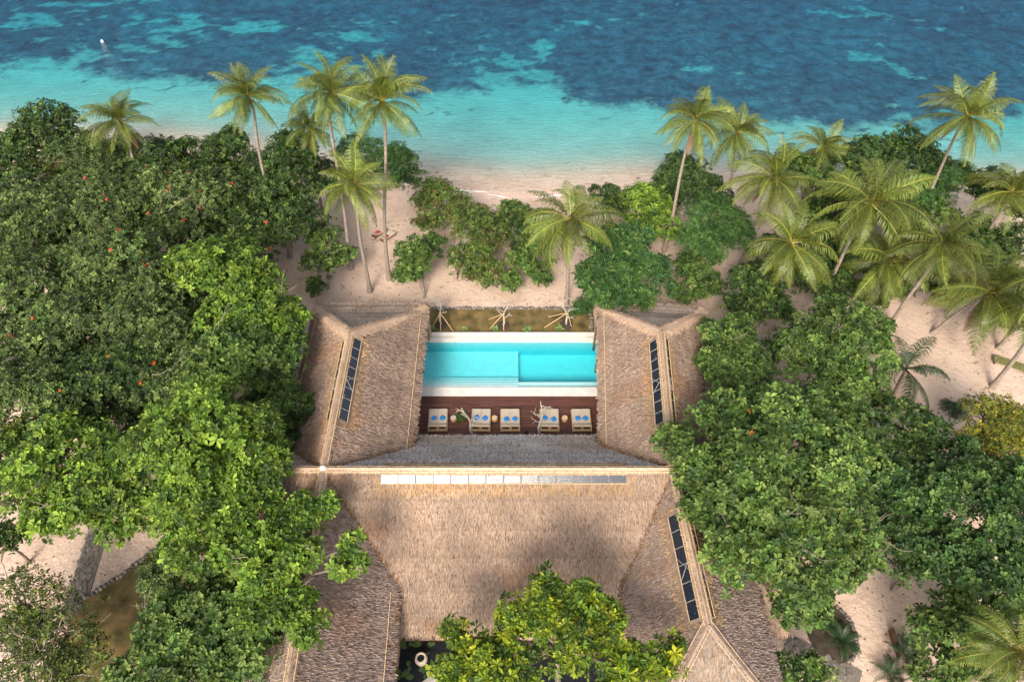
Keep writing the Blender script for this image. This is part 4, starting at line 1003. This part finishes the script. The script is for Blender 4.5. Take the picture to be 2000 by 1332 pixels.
# ------------------------------------------------------------------ palms
def frond_mesh(seed, e0, bend, L_=4.4, hang=0.5, dead=False):
    rg = np.random.default_rng(seed); n = 34
    s = np.linspace(0, 1, n); th = R(e0) - R(bend) * s ** 1.3
    dx = np.cos(th); dz = np.sin(th); st = L_ / (n - 1)
    x = np.concatenate([[0], np.cumsum(dx[:-1] * st)]); z = np.concatenate([[0], np.cumsum(dz[:-1] * st)])
    yb = 0.35 * rg.normal() * s ** 2
    C_ = np.stack([x, yb, z], -1); m = MB()
    rc = np.array((0.30, 0.27, 0.05)) if not dead else np.array((0.25, 0.15, 0.08))
    tube(m, C_[::3], np.linspace(0.05, 0.012, len(C_[::3])), 5, rc, cap=False)
    T = np.stack([dx, 0 * dx, dz], -1); U = np.stack([-dz, 0 * dx, dx], -1)
    ss = np.clip(np.linspace(0.13, 0.99, 62) + rg.normal(0, 0.007, 62), 0.1, 0.995)
    for sg in (-1, 1):
        i = ss * (n - 1); i0 = np.clip(i.astype(int), 0, n - 2); f = (i - i0)[:, None]
        p = C_[i0] * (1 - f) + C_[i0 + 1] * f; t = T[i0]; u = U[i0]
        k = len(ss)
        ln = 1.08 * np.sin(np.clip((ss - 0.08) / 0.92, 0, 1) ** 0.75 * math.pi * 0.93 + 0.12).clip(0.25, 1) * rg.uniform(0.85, 1.1, k)
        fw = 0.45 + 0.5 * ss + rg.normal(0, 0.08, k)
        lat = np.array([0, sg, 0.0])
        d1 = lat * 1.0 + t * fw[:, None] + u * (0.30 - hang * 0.5) + rg.normal(0, 0.07, (k, 3)); d1 /= np.linalg.norm(d1, axis=1)[:, None]
        d2 = d1 + np.array([0, 0, -1.0]) * (0.35 + hang + rg.uniform(0, 0.7, k))[:, None]; d2 /= np.linalg.norm(d2, axis=1)[:, None]
        w = 0.026 * (1 - 0.3 * ss)[:, None] * t
        q1 = p + d1 * (ln * 0.5)[:, None]; q2 = q1 + d2 * (ln * 0.5)[:, None]
        V = np.stack([p - w, p + w, q1 + w * 1.1, q1 - w * 1.1, q2 + w * 0.2, q2 - w * 0.2], 1).reshape(-1, 3)
        b = (np.arange(k) * 6)[:, None]
        F = np.concatenate([b + np.array([[0, 1, 2, 3]]), b + np.array([[3, 2, 4, 5]])])
        g = np.array((0.115, 0.155, 0.028)) if not dead else np.array((0.2, 0.12, 0.06))
        cc = g[None] * rg.normal(1, 0.18, (k, 1)).clip(0.6, 1.5)
        tipc = cc * np.array([[1.45, 1.25, 1.0]])
        m.add(V, F, np.stack([cc, cc, cc, cc, tipc, tipc], 1).reshape(-1, 3))
    me = m.mesh('frond'); me.materials.append(M['frond']); return me
FR = [frond_mesh(1, 82, 60, 3.7, 0.25), frond_mesh(2, 68, 85, 4.2, 0.35), frond_mesh(3, 50, 95, 4.5, 0.5), frond_mesh(4, 32, 92, 4.6, 0.6), frond_mesh(5, 12, 78, 4.6, 0.75), frond_mesh(6, -14, 58, 4.4, 0.85), frond_mesh(7, -45, 36, 4.0, 0.95), frond_mesh(9, 44, 112, 4.4, 0.6), frond_mesh(10, 22, 100, 4.6, 0.75)]
M['dark_shaded_frond'] = mat('dark_shaded_frond', base=(0.022, 0.05, 0.016), rough=0.45, spec=0.35, var=0.3, scale=3)  # frond green darkened for plants standing in shade; also the cycad's own dark
FRD = []
for me_ in FR:
    k_ = me_.copy(); k_.materials.clear(); k_.materials.append(M['dark_shaded_frond']); FRD.append(k_)
DEADF = frond_mesh(8, -60, 20, 3.2, 1.0, True)
cm = bmesh.new(); bmesh.ops.create_icosphere(cm, subdivisions=2, radius=0.15)
for v in cm.verts: v.co.z *= 1.25
NUT = bpy.data.meshes.new('coconut'); cm.to_mesh(NUT); cm.free(); NUT.materials.append(M['coconut'])
NUT.polygons.foreach_set('use_smooth', [True] * len(NUT.polygons))
PALM_N = [0]
def palm(label, crown, base, group=None, size=1.0, dark=False, dead=0, nuts=5, z=None, young=False):
    size *= 1.04
    PALM_N[0] += 1; rg = np.random.default_rng(500 + PALM_N[0])
    b = at(*base, 0); b.z = float(ground_z(b.x, b.y)) - 0.05
    if z is None:
        Yc_ = b.y + rg.uniform(-0.6, 0.6); h = height_at(crown[1], Yc_); c = at(crown[0], crown[1], h)
    else: c = at(crown[0], crown[1], z)
    root = tag(empty('coconut_palm', b), label, 'palm', group)
    d = np.array(c - b); ks = np.linspace(0, 1, 16); Lt = np.linalg.norm(d)
    pts = ks[:, None] * d
    lean = np.array([d[0], d[1], 0]) * 0.10
    pts = pts - lean * np.sin(ks * math.pi)[:, None] + np.stack([0.02 * Lt * np.sin(ks * 5 + rg.uniform(0, 6)) * ks, 0 * ks, 0 * ks], -1)
    pts[-1] = d
    rad = np.interp(ks, [0, 0.05, 0.12, 1], [0.34, 0.24, 0.185, 0.115]) * (0.85 + 0.15 * size)
    m = MB(); tube(m, pts, rad, 10); m.build('trunk', M['palm_bark'], root, smooth=True)
    plan = [0, 0, 0, 1, 1, 1, 1, 2, 2, 2, 7, 2, 3, 3, 7, 3, 3, 8, 4, 4, 8, 4, 4, 5, 5, 5, 5, 5, 6, 6, 6] if not young else [0, 0, 1, 1, 2, 2, 2, 3, 3, 8, 4, 4, 5]
    wind = np.array([rg.normal(0.05, 0.08), rg.normal(0.05, 0.08)])
    for k, fi in enumerate(plan):
        o = put('frond', (FRD if dark else FR)[fi], None, root, tuple(d + np.array([0, 0, 0.05 * (12 - k) / 12])))
        o.rotation_euler = (rg.normal(0, 0.34) + wind[0], rg.normal(0, 0.2) + wind[1], k * 2.39996 + rg.normal(0, 0.22) + PALM_N[0])
        s_ = size * rg.uniform(0.78, 1.1); o.scale = (s_, s_, s_)
    for k in range(dead):
        o = put('dead_frond', DEADF, None, root, tuple(d)); o.rotation_euler = (0, 0, rg.uniform(0, 6.3)); o.scale = (size,) * 3
    for k in range(nuts):
        an = rg.uniform(0, 6.3); o = put('coconut', NUT, None, root, tuple(d + np.array([0.27 * math.cos(an), 0.27 * math.sin(an), -0.25 + rg.uniform(-.15, .1)])))
    return root
SEAP = 'coconut palms rising above the grove at the water'
GP = 'coconut palms crowded in the palm grove'
palm('coconut palm standing alone above the blossoming grove at the water', (234, 238), (300, 420), SEAP, 0.88, nuts=6, dead=1)
palm('pale coconut palm with leaning trunk at the grove end near the dark glossy tree', (486, 190), (555, 480), SEAP, 0.86)
palm('short coconut palm with a hanging dead frond between taller palms', (606, 250), (632, 430), SEAP, 0.72, dead=1)
palm('tall coconut palm behind the short palm with the dead frond', (648, 182), (686, 525), SEAP, 0.9)
palm('tallest straight coconut palm beside the loungers with red cushions', (746, 200), (760, 545), SEAP, 0.98)
palm('lower coconut palm whose base has a ring of roots on open sand', (692, 362), (723, 570), None, 0.92)
palm('lone bright coconut palm standing at the garden bed by the pool', (1114, 430), (1106, 592), None, 1.12, nuts=8)
palm('tall leaning coconut palm with clear trunk beside the feathery tree', (1358, 236), (1297, 490), None, 0.92, dead=1)
palm('coconut palm over the water next to the tall leaning palm', (1440, 258), (1410, 430), GP, 0.92)
palm('coconut palm with a drooping crown at the front of the palm grove', (1512, 352), (1445, 520), GP, 1.1, nuts=8, dead=1)
palm('small coconut palm showing its round crown heart over the water', (1605, 290), (1585, 420), GP, 0.85, nuts=9)
palm('coconut palm leaning out over the deep blue tree on the sand', (1545, 475), (1500, 620), GP, 1.12)
palm('broad dark coconut palm in the middle of the palm grove', (1702, 398), (1600, 590), GP, 1.22, dead=2)
palm('broad coconut palm in front of the dark middle palm', (1738, 510), (1680, 600), GP, 1.25)
palm('tallest coconut palm with a long pale leaning trunk above the palm grove', (1890, 228), (1765, 470), None, 1.1, dead=1)
palm('coconut palm with curling fronds over two slanting trunks', (1842, 480), (1735, 640), GP, 1.05)
palm('coconut palm at the outer edge of the palm grove near the water', (1975, 375), (1895, 515), GP, 1.05)
palm('low spreading coconut palm over the bare sand by the green bench', (1930, 572), (1822, 650), GP, 1.2, dead=1)
palm('slanting coconut palm trunk rooted beside the green wooden bench', (2090, 540), (1938, 755), None, 1.1)
palm('coconut palm with a thick curved base on the open sand', (2010, 600), (1950, 680), GP, 0.95)
palm('short dark palm with low fronds at the edge of the open sand', (1768, 722), (1742, 775), None, 0.95, young=True, nuts=0, dark=True)
palm('leaning coconut palm with yellow stalks above the glossy bushes', (1990, 1272), (1868, 1345), None, 0.72, nuts=6)
palm('young coconut palm half buried among the olive grove trees', (105, 335), (130, 410), None, 0.72, young=True, nuts=0)

# ------------------------------------------------------------------ small plants, path, pond, beach things
def rosette_plant(name, label, px, py, n, length, e0s, size, z=0.05, group=None, cat='plant'):
    b = at(px, py, z); root = tag(empty(name, (b.x, b.y, z)), label, cat, group)
    for k in range(n):
        o = put('frond', FRD[e0s[k % len(e0s)]], None, root, (0, 0, 0.1), (0, 0, k * 2.4)); o.scale = (size,) * 3
    return root
rosette_plant('cycad', 'dark round cycad on the open sand beside the golden bush', 1862, 800, 22, 1, [2, 3, 3, 4], 0.33, cat='cycad')
rosette_plant('fern_palm', 'dark feathery fern palm inside the stone ring by the sandy path', 1640, 1250, 13, 1, [1, 2, 3], 0.38, cat='fern')
rosette_plant('fern_palm', 'dark drooping fern palm at the sandy path mouth', 1735, 1318, 12, 1, [1, 2, 3], 0.36, cat='fern')
rosette_plant('fern_palm', 'lighter fern palm standing beside the low sandy path wall', 1765, 1280, 12, 1, [1, 2, 3], 0.40, cat='fern')
for i, px in enumerate((844, 907, 968, 1029, 1092)):
    b = at(px, 643, 0.15); root = tag(empty('succulent', (b.x, b.y, 0.14)), 'small pale green succulent rosette along the pool wall', 'succulent', 'succulents along the pool wall')
    P = np.zeros((10, 3)); P[:, 2] = np.linspace(0, .12, 10); V, F, cc = rosettes(P, np.tile([0, 0, 1.], (10, 1)), dict(l=.34, w=.12, k=6, s=1, cols=[(1, (.22, .30, .09))]), np.ones(10), rng)
    m = MB(); m.add(V, F, cc); m.build('leaves', M['leaf'], root)
b = at(900, 815, DECK_Z)
root = tag(empty('fern_patch', (b.x, b.y, DECK_Z)), 'small green fern growing through the deck beside the driftwood', 'fern')
P = rng.normal(0, 1, (26, 3)) * np.array([0.28, 0.22, 0]); P[:, 2] = rng.uniform(0, .25, 26); V, F, cc = rosettes(P, np.tile([0, 0, 1.], (26, 1)), dict(l=.28, w=.07, k=7, s=1, cols=[(1, (.09, .14, .03))]), np.ones(26), rng)
m = MB(); m.add(V, F, cc); m.build('leaves', M['leaf'], root)
b = at(1028, 846, DECK_Z); root = tag(empty('water_jar', (b.x, b.y, DECK_Z)), 'small dark jar on the deck against the hall eave', 'jar')
m = MB(); lathe(m, [(0, 0), (.12, 0), (.17, .14), (.13, .28), (.09, .32), (.07, .30)], 14); m.build('body', M['dark'], root, smooth=True)
m = MB(); tube(m, [(-.1, 0, .3), (-.06, 0, .4), (.06, 0, .4), (.1, 0, .3)], .015, 5); m.build('handle', M['red'], root)
# pond courtyard
py0, py1 = 2.0, 14.6
m = MB(); box(m, (0, 8.3, 0.02), (15.5, 12.6, 0.06)); tag(m.build('courtyard_floor', M['soil']), kind='structure')
m = MB(); box(m, (0, 8.3, 0.12), (15.3, 12.4, 0.10)); tag(m.build('pond', M['dark']), kind='structure')
b = at(824, 1290, 0.2); root = tag(empty('water_pot', (b.x, b.y, 0.15)), 'large pale round clay pot standing in the dark pond', 'pot')
m = MB(); lathe(m, [(0, 0), (.28, 0), (.40, .22), (.44, .48), (.40, .72), (.36, .82), (.25, .83), (.24, .7), (.3, .45)], 28); m.build('body', M['clay'], root, smooth=True)
m = MB(); lathe(m, [(0, .66), (.27, .66)], 24); m.build('water', M['dark'], root)
lil = MB(); an = np.linspace(0.3, 6.1, 12); lil.add(np.concatenate([[[0, 0, 0.012]], np.stack([.17 * np.cos(an), .17 * np.sin(an), .012 + .02 * np.sin(an * 3)], -1)]), [[0, q, q + 1] for q in range(1, 12)], (0.09, 0.15, 0.045)); lilm = lil.mesh('lily_pad'); lilm.materials.append(M['leaf'])
for px, py in ((785, 1258), (790, 1262), (788, 1254), (803, 1257), (812, 1258), (818, 1257), (840, 1258), (846, 1257), (798, 1295), (778, 1312), (789, 1316), (780, 1323), (798, 1322), (802, 1321), (794, 1312), (822, 1306), (828, 1310), (832, 1322), (836, 1275), (800, 1304), (826, 1302)):
    o = tag(put('lily_pad', lilm, None, None, at(px, py, 0.175), (0, 0, random.random() * 6)), 'round green lily pad floating on the dark pond beside the clay pot', 'lily pad', 'lily pads on the pond'); k = random.uniform(0.7, 1.25); o.scale = (k, k, 1)
m = MB(); a0_, a1_ = at(836, 1332, 0.3), at(872, 1305, 0.3); box(m, ((a0_.x + a1_.x) / 2, (a0_.y + a1_.y) / 2, 0.26), (2.4, 0.5, 0.2), None, math.atan2(a1_.y - a0_.y, a1_.x - a0_.x)); tag(m.build('stone_slab', M['concrete']), 'grey stone slab bridging the pond under the yellow tree', 'slab')
# flagstone path
pa, pb = at(150, 1175, 0), at(205, 1000, 0)
path_root = empty('stone_path', (pa.x, pa.y, 0)); tag(path_root, kind='structure')
d = np.array([pb.x - pa.x, pb.y - pa.y]); Lp = np.linalg.norm(d); d /= Lp; nn_ = np.array([d[1], -d[0]]); Wp = 1.55
m = MB()
q = [np.array([0, 0]) + nn_ * -Wp / 2 - d * 1, nn_ * Wp / 2 - d * 1, nn_ * Wp / 2 + d * Lp, nn_ * -Wp / 2 + d * Lp]
m.add([(*v, 0.05) for v in q] + [(*v, -0.1) for v in q], BOXF[:, ::-1]); m.build('mortar_bed', M['mortar'], path_root)
def flag_mesh(seed):
    r_ = np.random.default_rng(seed); k = 7; an = np.sort(r_.uniform(0, 6.28, k)) * 0.4 + np.linspace(0, 6.28, k, endpoint=False) * 0.75; rr = r_.uniform(0.40, 0.56, k)
    t_ = np.stack([rr * np.cos(an), rr * np.sin(an), np.full(k, 0.03)], -1); b_ = t_ * np.array([1.08, 1.08, 1]); b_[:, 2] = -0.03
    m = MB(); V = np.concatenate([t_, b_, [[0, 0, 0.036]]]); F = [[i, (i + 1) % k, 2 * k] for i in range(k)] + [[i, k + i, k + (i + 1) % k] for i in range(k)] + [[i, k + (i + 1) % k, (i + 1) % k] for i in range(k)]
    m.add(V, F); me = m.mesh('flagstone'); me.materials.append(M['rock']); return me
FLAGS = [flag_mesh(s) for s in range(8)]
def paving(root, o, d, L_, W_, s=0.44):
    nn = np.array([d[1], -d[0]]); j = 0
    for u in np.arange(-0.8, L_ - 0.1, s):
        j += 1
        for v in np.arange(-W_ / 2 + s * 0.45, W_ / 2 - s * 0.2, s):
            q = d * (u + random.uniform(-.06, .06)) + nn * (v + (j % 2) * s * 0.3 - 0.08 + random.uniform(-.06, .06))
            f = put('flagstone', random.choice(FLAGS), None, root, (q[0] + o[0], q[1] + o[1], 0.06), (0, 0, random.random() * 6)); k = s * random.uniform(0.85, 1.1); f.scale = (k, k, 1)
paving(path_root, (0, 0), d, Lp, Wp)
pc = at(1640, 1310, 0); pr2 = tag(empty('stone_paving', (pc.x, pc.y, 0)), kind='structure')
d2_ = np.array([at(1680, 1332, 0).x - at(1570, 1275, 0).x, at(1680, 1332, 0).y - at(1570, 1275, 0).y]); d2_ /= np.linalg.norm(d2_)
m = MB(); box(m, (-0.9, 0.4, 0.0), (4.6, 1.7, 0.08), None, math.atan2(d2_[1], d2_[0])); m.build('mortar_bed', M['mortar'], pr2)
paving(pr2, (-2.4, 1.2), d2_, 3.6, 1.4, 0.5)
# stone edging and grass beyond it
ed = [at(x, y, 0) for x, y in ((150, 1178), (190, 1155), (235, 1125), (275, 1095), (305, 1070), (330, 1040))]
stone_row('stone_edging', 'curved dark stone edging between the sandy clearing and the grass', 'stone edging', [(p.x, p.y) for p in ed], 0.36)
gp = [(p.x + 0.1, p.y - 0.1) for p in ed] + [(at(470, 1040, 0).x, at(470, 1040, 0).y), (-16.6, 15), (-16.6, 2), (at(150, 1178, 0).x, 2)]
m = MB(); cx_ = np.mean([g[0] for g in gp]); cy_ = np.mean([g[1] for g in gp])
m.add([(cx_, cy_, 0.06)] + [(g[0], g[1], 0.05) for g in gp], [[0, (i + 1) % len(gp) + 1, i + 1] for i in range(len(gp))]); tag(m.build('grass_ground', M['turf']), kind='structure')
rc = at(1622, 1235, 0)
stone_row('stone_edging', 'curved stone ring of the fern bed beside the sandy path', 'stone edging', [(rc.x + 1.75 * math.cos(t), rc.y + 2.1 * math.sin(t)) for t in np.linspace(R(-62), R(60), 16)], 0.26)
m = MB(); lathe(m, [(0, .06), (1.7, .05)], 24, (rc.x, rc.y, 0)); m.v[0][:, 1] = (m.v[0][:, 1] - rc.y) * 1.2 + rc.y; tag(m.build('fern_bed_soil', M['soil']), kind='structure')
wp = [at(1742, 1235, 0), at(1748, 1280, 0)]
m = MB(); box(m, ((wp[0].x + wp[1].x) / 2, (wp[0].y + wp[1].y) / 2, 0.3), (0.2, 1.8, 0.6)); tag(m.build('low_wall', M['timber']), 'low brown timber wall beside the sandy path and the fern palms', 'wall')
m = MB(); box(m, (-20.4, 36.5, 0.03), (2.4, 16, 0.08)); tag(m.build('concrete_path', M['concrete']), kind='structure')
# beach loungers with red cushions
def lounger(px, py, label):
    b = at(px, py, 0.1); b.z = float(ground_z(b.x, b.y)); root = tag(empty('beach_lounger', b, R(-42)), label, 'lounger', 'beach loungers with red cushions')
    m = MB(); box(m, (0, 0, 0.22), (0.66, 1.9, 0.07)); m.build('frame', M['timber'], root)
    for xx in (-.28, .28):
        for yy in (-.85, .85): l = MB(); box(l, (xx, yy, .09), (.06, .06, .2)); l.build('leg', M['timber'], root)
    m = MB(); soft_box(m, Vector((0, .28, .31)), (.62, 1.25, .1), .03); m.build('mattress', M['mattress'], root)
    m = MB(); soft_box(m, Vector((0, -.62, .46)), (.62, .66, .1), .03, 0, R(-35)); m.build('backrest', M['mattress'], root)
    a = R(-42); pb_ = Vector((b.x - math.sin(a) * -0.22, b.y + math.cos(a) * -0.22, b.z + 0.40))
    q = put('cushion', redmesh, None, None, pb_, (R(-15), 0, a + 0.3)); tag(q, 'red cushion on ' + label, 'cushion', 'red cushions on the beach loungers')
redm = MB(); soft_box(redm, Vector((0, 0, .05)), (.5, .42, .12), .04, 0, 0, .6); redmesh = redm.mesh('cushion', True); redmesh.materials.append(M['red'])
lounger(742, 456, 'the beach lounger nearer the sea'); lounger(758, 464, 'the beach lounger nearer the tall palm trunk')
for o in bpy.data.objects:
    if o.name.startswith('beach_lounger'): o['label'] = 'wooden beach lounger with pale mattress, ' + ('the one nearer the sea' if '.001' not in o.name else 'the one nearer the tall palm trunk')
# green bench on the sand
b = at(1975, 712, 0.3); root = tag(empty('wooden_bench', (b.x, b.y, 0), R(-28)), 'mossy green slatted wooden bench on the sand among palms', 'bench')
M['moss'] = mat('mossy_wood', base=(0.14, 0.14, 0.05), rough=0.9, var=0.35, scale=4)
for k in range(5):
    m = MB(); box(m, (0, -0.4 + k * 0.2, 0.42), (3.0, 0.16, 0.05)); m.build('slat', M['moss'], root)
for xx in (-1.3, 1.3):
    m = MB(); box(m, (xx, 0, 0.2), (0.12, 0.8, 0.4)); m.build('leg', M['timber'], root)
# small white float out on the reef
b = at(200, 82, SEA_Z); root = tag(empty('mooring_float', (b.x, b.y, SEA_Z)), 'tiny white mooring float on the blue reef water', 'float')
m = MB(); lathe(m, [(0, -.2), (.18, -.12), (.24, .03), (.17, .18), (0, .24)], 14); m.build('ball', M['white'], root, smooth=True)
m = MB(); tube(m, [(0, 0, .2), (0, 0, .36)], .04, 6); m.build('ring', M['white'], root)
# fallen leaves on the sand
n = 4200; lx = rng.uniform(-45, 52, n); ly = rng.uniform(12, 62, n); k = (roof_z(lx, ly) < 0) & ~((np.abs(lx + .3) < 9) & (ly < gy1)) & (fbm(lx * 0.25, ly * 0.25, 3) > 0.42)
lx, ly = lx[k], ly[k]; n = len(lx); lz = ground_z(lx, ly) + 0.03; an = rng.uniform(0, 6.3, n); s_ = rng.uniform(0.05, 0.15, n)
D = np.stack([np.cos(an), np.sin(an), rng.uniform(-.1, .3, n)], -1); S_ = np.stack([-np.sin(an), np.cos(an), rng.uniform(-.3, .3, n)], -1); P = np.stack([lx, ly, lz], -1)
V = np.stack([P - D * s_[:, None], P + S_ * s_[:, None] * .5, P + D * s_[:, None], P - S_ * s_[:, None] * .5], 1).reshape(-1, 3)
m = MB(); m.add(V, np.arange(4 * n).reshape(-1, 4), np.repeat(np.array([[.10, .055, .03]]) * rng.uniform(.4, 1.8, (n, 1)), 4, 0)); tag(m.build('fallen_leaves', M['litter']), 'scattered dry brown leaves lying on the sand', 'leaves', kind='stuff')
